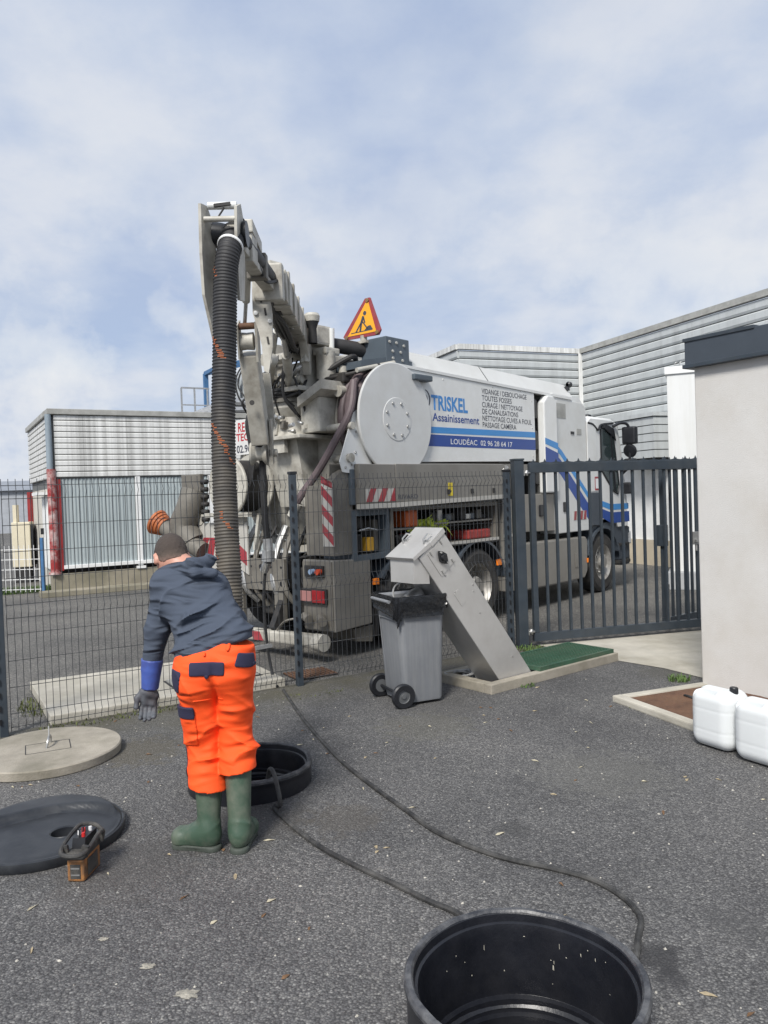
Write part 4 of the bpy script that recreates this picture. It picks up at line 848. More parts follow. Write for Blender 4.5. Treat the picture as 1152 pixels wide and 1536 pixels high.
tp('red_bag',mat('red_bag',(.40,.02,.03),.6,0,.2,12),lambda b:b.lathe([(0,0),(.09,.01),(.11,.08),(.08,.15),(0,.17)],(-4.9,.2,1.11),(0,0,1),14),K2)
tp('red_case',mat('red_case',(.30,.04,.035),.6,0,.2,12),lambda b:b.box((-3.82,.03,1.115),(-3.32,.4,1.23),.02),K2)
for i in range(9):
    x=-4.45+i*.13; zz_=1.37; h_=.05+.12*random.random()
    tp('stored_tool',[M_dk,M_zinc,M_bg,M_taud][i%4],lambda b:b.box((x,.06+.1*random.random(),zz_),(x+.11,.45,zz_+h_),.012),K2)
for i in range(5):
    x=-5.28+i*.09; tp('stored_tool',[M_taud,M_zinc,M_dk][i%3],lambda b:b.lathe([(0,0),(.035,.005),(.04,.05+.05*(i%2)),(.02,.12),(0,.125)],(x,.18,1.11),(0,0,1),10),K2)
hv=mat('hi_vis_yellow',(.42,.50,.05),.7,0,.25,14,.3,40)
rng=np.random.default_rng(11)
def heap(b,cx,cy,cz,n,s):
    for _ in range(n):
        p=Vector((cx+rng.normal()*s*2.0,cy+abs(rng.normal())*s*.3,cz+rng.random()*s*1.9)); q=p+Vector((rng.normal()*.11,-.03,rng.normal()*.05)); t=p+Vector((rng.normal()*.05,.02,-.10-rng.random()*.06))
        b._add([p,q,t],[(0,1,2)])
tp('hi_vis_vest',hv,lambda b:(heap(b,-4.58,.06,1.26,60,.085),b.lathe([(0,.0),(.17,.02),(.19,.12),(.12,.22),(0,.26)],(-4.56,.28,1.12),(0,0,1),14)),K2)
tp('dark_rag',M_dk,lambda b:heap(b,-5.1,.06,1.17,25,.05),K2)
# fixed grey side panels ahead of the rear wheels
sidepoly('side_panel',M_tau,[(-3.05,.36),(-2.52,.32),(-2.52,1.60),(-3.05,1.60)],0,.12,bev=.01)
tp('panel_stripe',M_ws,lambda b:b.box((-3.05,-.004,1.09),(-2.52,-.001,1.13)))
sidepoly('side_panel',M_tau,[(-2.50,1.13),(-1.60,1.10),(-1.60,1.66),(-2.50,1.66)],.02,.14,bev=.01)
tp('panel_handle',M_black,lambda b:b.box((-2.05,.0,1.33),(-1.92,.02,1.5),.02))
tp('dark_bay',M_dk,lambda b:b.box((-3.1,.3,.95),(-.5,2.2,1.10)))
SKB=sidepoly('fuel_tank',M_tau,[(-2.50,.31),(-1.17,.30),(-.72,.31),(-.62,.42),(-.60,.90),(-.66,.96),(-2.50,.98)],-.01,.55,bev=.025)
tp('tank_step',M_tau,lambda b:b.box((-1.05,-.02,.5),(-.80,-.011,.72),.006),SKB)
tp('side_lamp',M_amb,lambda b:b.box((-.66,-.03,.545),(-.62,-.012,.615),.005),SKB)
tp('side_lamp',M_amb,lambda b:b.box((-3.24,-.025,.73),(-3.15,.01,.81),.008))
tp('side_lamp',M_amb,lambda b:b.box((-5.70,-.015,.74),(-5.62,.02,.81),.008))
# equipment cabinet and its open door
tp('dark_gap',M_dk,lambda b:b.box((-2.12,.10,1.3),(-1.96,2.3,3.06)))
for z in (1.8,2.3,2.75): tp('control_unit',M_black,lambda b:b.box((-2.11,.03,z),(-1.99,.12,z+.28),.03))
DO=sidepoly('cabinet_door',M_tw,[(-1.95,1.67),(-1.57,1.67),(-1.57,3.0),(-1.66,3.09),(-1.83,3.09),(-1.95,2.99)],-.06,.06,bev=.02)
EQ=sidepoly('equipment_cabinet',mat('cabinet_white',(.60,.61,.60),.38,0,.04,2,.01,40,dirt=(.45,.43,.38),damt=.4,dscale=2.2),[(-1.54,1.05),(-.52,1.05),(-.52,2.98),(-.62,3.06),(-1.42,3.09),(-1.54,3.0)],0,2.5,bev=.012)
sidepoly('cabinet_roof',M_tw,[(-1.6,3.0),(-.56,2.985),(-.72,3.13),(-1.58,3.15)],.004,2.49)
tp('light_stripe',M_lb,lambda b:b.prism([(-1.95,-.0615,2.47),(-1.57,-.0615,2.40),(-1.57,-.0615,2.30),(-1.95,-.0615,2.38)],(0,.001,0)),DO)
tp('dark_stripe',M_db,lambda b:b.prism([(-1.95,-.0615,2.34),(-1.57,-.0615,2.25),(-1.57,-.0615,2.02),(-1.95,-.0615,2.10)],(0,.001,0)),DO)
tp('light_stripe',M_lb,lambda b:b.prism([(-1.54,-.0015,2.40),(-1.35,-.0015,2.30),(-.53,-.0015,1.66),(-.53,-.0015,1.56),(-1.4,-.0015,2.23),(-1.54,-.0015,2.30)],(0,.001,0)),EQ)
tp('dark_stripe',M_db,lambda b:b.prism([(-1.54,-.0015,2.24),(-1.38,-.0015,2.15),(-.53,-.0015,1.48),(-.53,-.0015,1.22),(-1.4,-.0015,1.93),(-1.54,-.0015,2.01)],(0,.001,0)),EQ)
tp('vent_panel',M_cap,lambda b:b.box((-1.48,-.006,2.79),(-1.20,-.001,3.01)),EQ)
tp('small_handle',M_black,lambda b:b.box((-1.05,-.012,2.56),(-.95,-.001,2.60)),EQ); tp('number_plate',M_cap,lambda b:b.box((-.85,-.006,2.56),(-.70,-.001,2.65)),EQ)
tp('lock',M_black,lambda b:b.box((-1.36,-.015,1.37),(-1.25,-.001,1.52),.012),EQ)
tp('marker_strip',M_ws,lambda b:b.box((-1.03,-.004,1.23),(-.60,-.001,1.37)),EQ)
for x in (-1.03,-.82,-.70): tp('red_stripe',M_rs,lambda b:b.prism([(x,-.0055,1.231),(x+.07,-.0055,1.231),(x+.10,-.0055,1.369),(x+.03,-.0055,1.369)],(0,.001,0)),EQ)
# cab
prof=[(-.48,1.10),(-.48,2.80),(-.36,2.90),(.45,2.90),(.72,2.80),(.98,2.10),(1.10,1.55),(1.13,1.05),(.62,1.05),(.50,1.20),(-.30,1.20),(-.42,1.10)]
b=B(); ys=[(.0,.035),(.03,.0),(.6,-.0),(1.25,-.0),(1.9,0),(2.47,0),(2.50,.035)]; secs=[]
for y,ins in ys:
    k=abs(y-1.25)/1.25; rnd=.10*(k**6); secs.append([(x-rnd*max(0,(x-.3)/.8)*1.6,y,z-ins*(z>2.7)-(.03*k**4 if z>2.85 else 0)) for x,z in prof])
rings=[[b.bm.verts.new(p) for p in s] for s in secs]; n=len(prof)
for i in range(len(rings)-1):
    for k in range(n): b.bm.faces.new((rings[i][k],rings[i][(k+1)%n],rings[i+1][(k+1)%n],rings[i+1][k]))
b.bm.faces.new(rings[0][::-1]); b.bm.faces.new(rings[-1]); CAB=b.build('cab',M_tw,TK,auto=35)
GL=tp('side_window',M_glass,lambda b:b.prism([(-.02,-.006,2.66),(.06,-.006,2.70),(.42,-.006,2.68),(.62,-.006,1.75),(.56,-.006,1.62),(.40,-.006,1.68),(.0,-.006,2.02)],(0,.01,0)),CAB)
tp('window_frame',M_black,lambda b:b.tube([(-.03,-.008,2.66),(.06,-.008,2.715),(.43,-.008,2.695),(.635,-.008,1.75),(.57,-.008,1.605),(.40,-.008,1.66),(-.03,-.008,2.01),(-.03,-.008,2.66)],.014,6),GL)
tp('quarter_bar',M_black,lambda b:b.beam((.33,-.01,2.68),(.47,-.01,1.66),.02,.035),GL)
tp('wind_deflector',M_black,lambda b:b.prism([(-.02,-.03,2.70),(.08,-.03,2.78),(.45,-.03,2.70),(.52,-.03,2.50),(.44,-.03,2.56),(.08,-.03,2.70)],(0,.02,0)),CAB)
tp('windscreen',M_glass,lambda b:b.prism([(.745,.15,2.74),(.99,.15,2.10),(.99,2.35,2.10),(.745,2.35,2.74)],(.012,0,.006)),CAB)
tp('roof_gutter',M_black,lambda b:b.tube(spline([(-.46,-.008,2.76),(-.30,-.012,2.74),(-.12,-.012,2.66),(.0,-.012,2.75),(.45,-.01,2.80)],4),.018,6),CAB)
tp('roof_lamp',M_black,lambda b:b.lathe([(0,.1),(.06,.08),(.08,0)],(.35,.4,2.89),(0,0,1),14),CAB)
tp('fairing',M_tw,lambda b:b.box((-.52,-.015,1.66),(-.20,-.001,2.74),.006),CAB)
tp('light_stripe',M_lb,lambda b:b.prism([(-.02,-.0025,1.50),(.3,-.0025,1.44),(1.0,-.0025,1.44),(1.0,-.0025,1.34),(.3,-.0025,1.34),(-.02,-.0025,1.41)],(0,.0015,0)),CAB)
tp('dark_stripe',M_db,lambda b:b.prism([(-.02,-.0025,1.37),(.3,-.0025,1.30),(1.02,-.0025,1.30),(1.03,-.0025,1.12),(.3,-.0025,1.12),(-.02,-.0025,1.22)],(0,.0015,0)),CAB)
tp('air_duct',M_anth2,lambda b:b.prism([(-.50,.0,1.12),(-.10,.0,1.12),(-.06,.0,1.4),(-.10,.0,1.64),(-.50,.0,1.64)],(0,-.02,0)),CAB)
tp('door_plaque',M_rs,lambda b:b.box((-.30,-.018,1.68),(-.16,-.0155,1.90)),CAB); tp('plaque_face',M_twh,lambda b:b.box((-.28,-.0195,1.71),(-.18,-.0185,1.87)),CAB)
tp('cab_lower',M_anth2,lambda b:b.prism([(-.42,.03,1.09),(.55,.03,1.18),(1.08,.03,1.02),(1.05,.03,.50),(.66,.03,.48),(.60,.03,.75),(.40,.03,1.02),(0,.03,1.12),(-.38,.03,1.0),(-.46,.03,.6),(-.5,.03,.6)],(0,.5,0)))
guard(0,.555,15,165,-.01,.5,.05)
tp('front_bumper',M_anth2,lambda b:b.box((.85,.05,.36),(1.16,2.45,1.03),.06))
tp('cab_step',M_dk,lambda b:(b.box((.55,-.02,.42),(.98,.25,.47)),b.box((.60,-.01,.72),(.98,.25,.76)))); 
tp('head_lamp',mat('lamp_clear',(.6,.62,.63),.1,0,.05,5,coat=.6),lambda b:b.box((1.0,.03,.72),(1.165,.36,.95),.03))
MR=tp('mirror_arm',M_black,lambda b:(b.tube(spline([(.45,.0,2.74),(.58,-.10,2.80),(.68,-.18,2.74),(.70,-.18,2.45),(.70,-.17,2.1),(.75,-.02,1.95)],5),.025,8)),CAB)
tp('mirror',M_black,lambda b:b.box((.66,-.30,2.44),(.80,-.06,2.74),.035),MR); tp('mirror',M_black,lambda b:b.box((.66,-.28,2.0),(.78,-.08,2.20),.03),MR); tp('mirror',M_black,lambda b:b.lathe([(0,.05),(.1,.04),(.12,0),(.1,-.04),(0,-.05)],(.72,-.18,2.33),(1,0,.2),16),MR)
tp('kerb_mirror',M_black,lambda b:b.box((.76,-.16,1.60),(.86,-.01,1.80),.03),CAB)
tp('wheel_chain',M_zinc,lambda b:b.tube([(1.17+.02*math.sin(k),-.02,1.1+.14*math.cos(k*.2-1)*2-.2) for k in range(30)],.01,5))
# hose reel on the near side
RX,RZ=-5.27,2.56
M_reel=mat('reel_grey_white',(.56,.57,.565),.4,0,.04,2,.01,50,dirt=(.42,.4,.36),damt=.35,dscale=3)
RE=tp('reel_disc',M_reel,lambda b:b.lathe([(0,.015),(.625,.015),(.635,.008),(.635,-.008),(.62,-.012),(0,-.012)],(RX,-.04,RZ),(0,-1,0),64))
tp('hub_plate',M_reel,lambda b:b.lathe([(0,.02),(.24,.02),(.245,.015)],(RX,-.04,RZ),(0,-1,0),40),RE)
for k in range(8):
    a=R(22.5+45*k); tp('hub_bolt',M_zinc,lambda b:b.lathe([(0,.035),(.016,.033),(.018,.02)],(RX+.19*math.cos(a),-.04,RZ+.19*math.sin(a)),(0,-1,0),8),RE)
tp('reel_rear_disc',M_two,lambda b:b.lathe([(0,.01),(.62,.01),(.62,-.01),(0,-.01)],(RX,.30,RZ),(0,-1,0),48))
tp('reel_drum',M_two,lambda b:b.cyl((RX,.02,RZ),(RX,.30,RZ),.3,32))
for i in range(4): tp('hose_wrap',M_hosep,lambda b:b.tube([(RX+(.575)*math.cos(R(k*10)),.06+i*.07,RZ+.575*math.sin(R(k*10))) for k in range(37)],.04,10,False))
for i in range(2): tp('hose_wrap',M_hosep,lambda b:b.tube([(RX+(.645)*math.cos(R(20+k*10)),.09+i*.09,RZ+.645*math.sin(R(20+k*10))) for k in range(20)],.038,10))
BK=tp('reel_bracket',M_tw,lambda b:b.prism([(-5.93,-.0,2.60),(-5.86,-.0,2.64),(-5.66,-.0,2.06),(-5.72,-.0,1.93),(-6.12,-.0,1.97),(-6.16,-.0,2.08)],(0,.012,0)))
for x,z in ((-5.93,2.5),(-5.9,2.4),(-6.05,2.15),(-5.98,2.05),(-6.08,2.02),(-5.85,2.02),(-5.92,2.18)): tp('bolt',M_zinc,lambda b:b.lathe([(0,.012),(.013,.01),(.015,0)],(x,-.0,z),(0,-1,0),8),BK)
tp('reel_axle',M_two,lambda b:b.cyl((-5.98,-.04,2.46),(-5.98,.55,2.46),.04)); tp('hose_roller',M_two,lambda b:b.lathe([(0,-.12),(.05,-.12),(.035,0),(.05,.12),(0,.12)],(-6.02,.08,2.12),(0,1,0),16))
tp('purple_hose',M_hosep,lambda b:b.tube(spline([(-5.85,.05,2.95),(-5.98,.0,2.62),(-6.1,.12,2.3),(-6.2,.30,1.98),(-6.3,.48,1.72),(-6.33,.56,1.58)],6),.042,10))
tp('hose_coupling',M_two,lambda b:b.cyl((-6.31,.50,1.66),(-6.33,.58,1.52),.055))
# rear: side box, marker board, lower box, bumper
tp('rear_side_box',M_taud,lambda b:b.prism([(-6.28,.02,1.10),(-5.98,.02,1.10),(-5.96,.02,1.95),(-6.06,.02,2.0),(-6.16,.02,1.96),(-6.28,.02,1.86)],(0,.10,0)))
tp('rear_corner_panel',M_taud,lambda b:b.box((-6.285,.03,1.10),(-6.255,.42,1.84),.01))
MBd=tp('marker_board',M_ws,lambda b:b.box((-6.292,-.005,1.20),(-6.286,.155,1.86)))
for i in range(4):
    z=1.20+i*.20; tp('red_stripe',M_rs,lambda b:b.prism([(-6.2945,-.004,z),(-6.2945,.154,max(1.2,z-.0)+.14 if False else z+.14),(-6.2945,.154,min(1.86,z+.24)),(-6.2945,-.004,min(1.86,z+.10))],(.001,0,0)),MBd)
tp('hinge_post',M_bg,lambda b:b.box((-6.02,-.02,1.62),(-5.96,.08,2.0),.01))
LBx=sidepoly('rear_box',M_tau,[(-6.31,.31),(-5.74,.33),(-5.74,1.03),(-6.31,1.06)],.0,.46,bev=.01)
tp('rear_face',M_taud,lambda b:b.box((-6.322,.02,.33),(-6.311,.45,1.04)),LBx)
TLm=tp('tail_lamp',M_dk,lambda b:b.box((-6.36,.08,.60),(-6.323,.46,.76),.01),LBx)
tp('red_lens',M_tail,lambda b:b.box((-6.372,.09,.615),(-6.361,.28,.745),.006),TLm); tp('pale_lens',mat('pale_lens',(.36,.17,.16),.3),lambda b:b.box((-6.371,.285,.625),(-6.361,.45,.735),.006),TLm)
tp('coupling_plate',M_dk,lambda b:b.box((-6.345,.12,.88),(-6.323,.40,1.0)),LBx)
tp('red_coupling',mat('coupling_red',(.5,.06,.02),.4),lambda b:b.cyl((-6.40,.16,.94),(-6.345,.16,.94),.03),LBx); tp('blue_coupling',mat('coupling_blue',(.25,.35,.5),.4),lambda b:b.cyl((-6.40,.26,.94),(-6.345,.26,.94),.028),LBx)
tp('air_valve',M_taud,lambda b:(b.cyl((-6.42,.08,.43),(-6.33,.20,.45),.05),b.cyl((-6.40,.30,.44),(-6.35,.42,.46),.045),b.tube(spline([(-6.4,.4,.45),(-6.5,.55,.42),(-6.45,.75,.3)]),.012,6)),LBx)
BU=tp('bumper_beam',M_two,lambda b:b.beam((-6.42,.16,.235),(-6.42,2.4,.20),.12,.12,bev=.02))
tp('beam_end',M_two,lambda b:b.cyl((-6.43,.05,.22),(-6.43,.17,.22),.09),BU)
for y in (.95,1.35,1.75,2.1): tp('red_stripe',M_rs,lambda b:b.prism([(-6.4845,y,.17),(-6.4845,y+.16,.165),(-6.4845,y+.22,.26),(-6.4845,y+.06,.265)],(.003,0,0)),BU)
for y in (.85,1.65): tp('bumper_arm',M_dk,lambda b:b.beam((-6.4,y,.28),(-6.1,y,.85),.08,.12))
tp('rear_frame',M_taud,lambda b:(b.box((-6.32,.75,.70),(-6.28,1.75,1.05)),b.box((-6.30,.80,.35),(-6.25,.95,.70)),b.box((-6.3,1.5,.35),(-6.25,1.62,.70))))
for k in range(12): tp('frame_hole',M_black,lambda b:b.lathe([(0,.003),(.03 if k%4==0 else .014,.003),(.03 if k%4==0 else .014,0)],(-6.32,.80+(k%6)*.17,.78+(k//6)*.18),(-1,0,0),12))
for k in range(10):
    y=.55+.17*k; tp('pipework',[M_dk,M_taud,M_zinc][k%3],lambda b:(b.tube(spline([(-6.15,y,.45+.05*(k%3)),(-6.3,y+.05,.75),(-6.2,y+.12,1.1+.05*(k%2)),(-6.05,y+.1,1.4)],4),.02+.012*(k%3),8)))
for k in range(8):
    y=.5+.22*k; tp('underside_unit',M_dk,lambda b:b.box((-6.15,y,.40+.07*(k%3)),(-5.8,y+.19,.95+.1*(k%2)),.02))
# chevron boards at the rear
for (y0_,y1_,flip) in ((1.92,2.52,1),(1.34,1.78,-1)):
    CH_=tp('chevron_board',M_ws,lambda b:b.prism([(-6.335,y0_,.86 if flip<0 else .92),(-6.335,y1_,1.04 if flip<0 else .78),(-6.335,y1_,1.44),(-6.335,y0_,1.46)],(.02,0,0)))
    for i in range(2 if flip>0 else 1):
        yy=(y1_-.06-.30*i) if flip>0 else y0_+.02
        if flip>0: tp('red_stripe',M_rs,lambda b:b.prism([(-6.3375,yy,.86),(-6.3375,yy-.12,.86),(-6.3375,max(y0_,yy-.42),1.28),(-6.3375,max(y0_,yy-.42)+.12,1.28)],(.001,0,0)),CH_)
        else: tp('red_stripe',M_rs,lambda b:b.prism([(-6.3375,yy,.96),(-6.3375,yy+.0,1.12),(-6.3375,yy+.40,1.38),(-6.3375,yy+.40,1.20)],(.001,0,0)),CH_)
tp('board_head',M_two,lambda b:b.box((-6.36,1.38,1.44),(-6.28,1.72,1.56),.02))
tp('board_lug',M_two,lambda b:b.lathe([(0,.015),(.07,.015),(.07,-.01),(0,-.01)],(-6.33,2.22,1.5),(-1,0,0),20))
# round drum at the rear
DR=tp('rear_drum',M_two,lambda b:b.lathe([(0,.02),(.33,.02),(.345,.01),(.345,-.01),(.33,-.02),(0,-.02)],(-6.42,1.55,1.88),(-1,0,0),48))
tp('drum_core',M_dk,lambda b:b.cyl((-6.40,1.55,1.88),(-6.05,1.55,1.88),.30,32)); tp('drum_rear',M_two,lambda b:b.lathe([(0,.01),(.37,.01),(.37,-.01),(0,-.01)],(-6.06,1.55,1.88),(-1,0,0),48))
tp('drum_wire',M_zinc,lambda b:b.tube([(-6.445,1.55+.17*math.cos(a*.3),1.86+.13*math.sin(a*.3)) for a in range(22)],.006,5),DR)
tp('drum_cradle',M_two,lambda b:(b.beam((-6.4,1.2,1.55),(-6.4,2.0,1.55),.06,.05),b.beam((-6.3,1.15,1.55),(-6.3,1.25,1.15),.04,.04)))
# suction inlet at the far side of the rear
tp('inlet_plate',M_taud,lambda b:b.box((-6.36,2.16,1.80),(-6.30,2.55,2.05),.01))
tp('inlet_elbow',M_taud,lambda b:b.tube(spline([(-6.33,2.30,1.85),(-6.40,2.34,1.62),(-6.44,2.42,1.42),(-6.40,2.30,1.22)],5),.17,16))
tp('inlet_pipe',M_taud,lambda b:b.cyl((-6.40,2.10,1.12),(-6.55,2.72,1.44),.11,20,.10))
for k in range(4): tp('rubber_collar',M_orr,lambda b:b.lathe([(.095+.012*k,-.018),(.115+.013*k,-.012),(.125+.013*k,.012),(.10+.012*k,.016)],Vector((-6.53,2.66,1.41))+Vector((-.22,.86,.45))*(.02+.042*k),(-.22,.86,.45),24,True))
tp('collar_core',M_dk,lambda b:b.lathe([(.09,-.03),(.105,.0),(.13,.17),(.12,.17),(.07,.0),(0,0)],(-6.53,2.66,1.41),(-.22,.86,.45),24))
tp('inlet_bolts',M_dk,lambda b:[b.cyl((-6.38,2.12,1.95-.09*k),(-6.33,2.05,1.95-.09*k),.03,8) for k in range(6)])
# tank rear furniture
tp('notice_board',mat('notice_white',(.62,.62,.61),.5,0,.05,5),lambda b:b.box((-6.04,1.10,2.26),(-6.02,2.30,2.68)))
for s,z0_,z1_,m in (('RECHERCHE',2.53,2.645,M_tred),('TECHNIQUE',2.405,2.515,M_tred),('02.96.28.64.17',2.28,2.375,M_txt)): word(s,1.84 if s!='RECHERCHE' else 1.80,1.12,z0_,z1_,m,TK,y=-6.0415,axis='rear',bold=.02)
tp('pedestal',M_two,lambda b:[b._add([(-6.05,.62,1.62),(-5.98,1.15,1.62),(-5.6,1.15,1.62),(-5.6,.62,1.62),(-6.15,.66,2.36),(-6.15,1.22,2.36),(-5.6,1.22,2.36),(-5.6,.66,2.36)],[(0,1,2,3),(4,5,6,7),(0,1,5,4),(1,2,6,5),(2,3,7,6),(3,0,4,7)])])
tp('step_plate',M_two,lambda b:b.box((-6.30,.45,2.36),(-5.65,1.30,2.40),.008))
tp('plate_bracket',M_two,lambda b:b.box((-6.25,.75,2.22),(-6.2,.98,2.36)))
tp('crane_column',M_two,lambda b:(b.lathe([(.30,2.40),(.27,2.5),(.24,2.62),(.30,2.72),(.30,2.78)],(-5.92,.92,0),(0,0,1),28),b.beam((-6.18,.92,2.42),(-6.12,.92,2.78),.05,.10)))
tp('slew_ring',M_taud,lambda b:b.lathe([(.34,2.78),(.34,2.83),(.30,2.84),(.30,2.88),(.33,2.89),(.33,2.93),(.25,2.95)],(-5.92,.92,0),(0,0,1),36))
tp('column_cabinet',M_two,lambda b:(b.box((-6.12,.32,2.42),(-5.75,.62,2.80),.03),b.prism([(-6.2,.20,2.86),(-5.8,.20,2.86),(-5.75,.55,2.70),(-6.22,.55,2.70)],(0,0,.10))))
tp('column_hoses',M_blkh,lambda b:[b.tube(spline([(-6.2,1.15+.03*k,2.9),(-6.32,1.25+.02*k,2.6),(-6.3,1.2+.03*k,2.2),(-6.38,1.28+.03*k,1.7)],5),.02,7) for k in range(3)]+[b.tube(spline([(-5.92+.36*math.cos(a+k),.92+.36*math.sin(a+k),2.84+.03*k) for a in (0,1,2,3,4)],4),.018,7) for k in range(3)])
tp('column_valves',M_zinc,lambda b:[b.cyl((-6.24,.75+.07*k,2.60),(-6.31,.75+.07*k,2.60+.02*(k%2)),.02,8) for k in range(5)])
tp('slew_rod',M_zinc,lambda b:b.cyl((-6.32,1.28,2.56),(-6.2,.80,2.62),.016,10))
# upper column carrying the boom
tp('turret',M_two,lambda b:(b.box((-6.06,.60,2.95),(-5.74,.66,3.50)),b.box((-6.06,1.16,2.95),(-5.74,1.22,3.50)),b.box((-6.02,.66,2.95),(-5.96,1.16,3.22)),b.cyl((-6.06,.6,3.02),(-6.06,1.22,3.02),.055),b.cyl((-6.05,.6,3.30),(-6.05,1.22,3.30),.06)))
tp('turret_motor',M_two,lambda b:(b.cyl((-5.85,.46,2.94),(-5.85,.46,3.32),.11),b.cyl((-5.75,.30,2.85),(-5.75,.30,3.15),.05),b.box((-5.95,.36,3.28),(-5.72,.56,3.36),.02)))
tp('turret_bolts',M_zinc,lambda b:[b.lathe([(0,.02),(.02,.018),(.022,0)],(-6.03,.72+.1*k,3.12),(-1,0,0),8) for k in range(5)])
tp('white_stub_pole',M_tw,lambda b:b.cyl(L_(at(497,535,8.7)),L_(at(497,493,8.7)),.034))
tp('pole_seat',M_two,lambda b:b.box(L_(at(497,535,8.7))-Vector((.1,.12,.1)),L_(at(497,535,8.7))+Vector((.1,.12,0)),.02))
# hydraulics crowded round the column
rq=random.Random(9)
for k in range(16):
    y=rq.uniform(.45,1.35); z0=rq.uniform(2.45,2.75); z1=rq.uniform(2.95,3.45); x=rq.uniform(-6.3,-6.1); y2=y+rq.uniform(-.25,.25)
    tp('hydraulic_hose',M_blkh,lambda b:b.tube(spline([(x+.1,y,z0),(x-.05,y+rq.uniform(-.12,.12),(z0*2+z1)/3+rq.uniform(-.1,.1)),(x-.06,y2+rq.uniform(-.1,.1),(z0+2*z1)/3),(x+.12,y2,z1)],5),rq.choice((.010,.013,.017)),7))
for k in range(16):
    y=rq.uniform(.42,1.32); z0=rq.uniform(2.42,3.40); x=rq.uniform(-6.26,-6.02); a_=rq.uniform(.02,.05)
    tp('valve_block',rq.choice((M_two,M_taud,M_zinc,M_dk)),lambda b:b.box((x,y,z0),(x+a_*1.8,y+a_*1.6,z0+a_*2),.006))
for k in range(10):
    y=rq.uniform(.45,1.3); z0=rq.uniform(2.45,3.3); x=rq.uniform(-6.3,-6.15)
    tp('fitting',rq.choice((M_zinc,M_zinc,M_two)),lambda b:b.cyl((x,y,z0),(x+rq.uniform(-.02,.02),y+rq.uniform(-.12,.12),z0+rq.uniform(-.04,.1)),rq.uniform(.012,.024),9))
for y in (.72,1.08):
    tp('lift_cylinder',M_two,lambda b:b.cyl((-6.16,y,2.98),Vector((-6.16,y,2.98)).lerp(PA_:=L_((-.96,7.6,3.36))+Vector((0,(y-.9)*.3,0)),.55),.05))
    tp('cylinder_rod',M_zinc,lambda b:b.cyl(Vector((-6.16,y,2.98)).lerp(L_((-.96,7.6,3.36))+Vector((0,(y-.9)*.3,0)),.55),L_((-.96,7.6,3.36))+Vector((0,(y-.9)*.3,0)),.028))
for (y,z,w_,h_) in ((.50,2.88,.26,.05),(.98,3.05,.30,.04),(.60,3.24,.2,.05)): tp('bracket_plate',M_two,lambda b:b.box((-6.24,y,z),(-6.0,y+w_,z+h_),.006))
# weld seams and screws on the hull
for z in (2.20,2.60,2.98):
    for x in (-4.9,-2.2): tp('rivet',M_zinc,lambda b:b.lathe([(0,.004),(.011,.003),(.013,0)],(x,0,z),(0,-1,0),8),HS)
for x in (-4.4,-3.9,-3.4): tp('flap_latch',M_dk,lambda b:b.box((x,-.088,1.70),(x+.05,-.0755,1.76),.004),CV3)
# top suction pipe, mount box, sign
tp('top_pipe',M_blkh,lambda b:b.tube(spline([(-5.95,.85,3.48),(-5.75,.68,3.46),(-5.45,.48,3.42),(-5.10,.30,3.36)],6),.085,16))
MB2=tp('mount_box',M_bg,lambda b:(b.box((-5.33,.02,3.12),(-4.92,.40,3.50),.01)))
tp('mount_base',M_bg,lambda b:b.prism([(-5.75,.03,3.10),(-4.86,.03,3.10),(-4.86,.03,3.26),(-5.34,.03,3.26),(-5.75,.03,3.18)],(0,.5,0)))
for x,z in ((-5.27,3.44),(-5.15,3.44),(-5.02,3.42),(-5.22,3.34),(-5.08,3.34),(-5.22,3.26),(-5.05,3.25)): tp('bolt',M_cap,lambda b:b.lathe([(0,.015),(.016,.013),(.018,0)],(x,.02,z),(0,-1,0),8),MB2)
tp('top_clutter',M_dk,lambda b:(b.box((-5.75,.45,3.1),(-5.3,1.0,3.28),.02),b.tube(spline([(-5.9,.4,3.1),(-5.7,.2,3.25),(-5.5,.3,3.2),(-5.3,.2,3.15)]),.03,8),b.tube(spline([(-5.95,.5,3.0),(-5.8,.05,3.05),(-5.5,-.02,3.15)]),.02,8),b.box((-5.9,.15,2.95),(-5.7,.45,3.06),.02),b.cyl((-5.62,.1,3.05),(-5.62,.1,3.2),.05)))
tp('white_pipe',M_two,lambda b:(b.cyl((-5.85,.0,3.06),(-5.25,-.02,3.2),.025),b.cyl((-5.95,.2,2.85),(-5.4,.25,2.9),.06)))
SG=tp('warning_sign',M_rs,lambda b:b.prism([(-5.33,.675,3.585),(-5.33,.64,3.545),(-5.33,.13,3.53),(-5.33,.095,3.58),(-5.33,.245,3.97),(-5.33,.315,3.97)],(.025,0,0)))
M_sy=mat('sign_yellow',(.80,.38,.02),.4,0,.04,5)
def S(a,b_,d=0):  # sign plane coords: a 0..1 left to right, b up
    y=.655-(.54*a)-.105*b_; return Vector((-5.334-d,y,3.545+.425*b_))
tp('sign_face',M_sy,lambda b:b.prism([S(.085,.075),S(.915,.06),S(.56,.88),S(.48,.88)],(.002,0,0)),SG)
def fig(b):
    for poly in ([(.18,.13),(.80,.125),(.80,.15),(.18,.155)],[(.56,.15),(.80,.15),(.72,.26),(.64,.25)],[(.30,.15),(.35,.15),(.44,.34),(.40,.36)],[(.42,.15),(.47,.15),(.47,.34),(.41,.36)],[(.40,.34),(.47,.33),(.50,.53),(.44,.55)],[(.46,.50),(.50,.51),(.56,.36),(.53,.34)],[(.44,.41),(.46,.43),(.66,.19),(.64,.17)]):
        b.prism([S(x,z,.001) for x,z in poly],(.001,0,0))
    c=S(.50,.61,.001); b.prism([c+Vector((.0,.026*math.cos(k*.63),.026*math.sin(k*.63))) for k in range(10)],(.001,0,0))
tp('roadworks_symbol',M_txt,fig,SG)
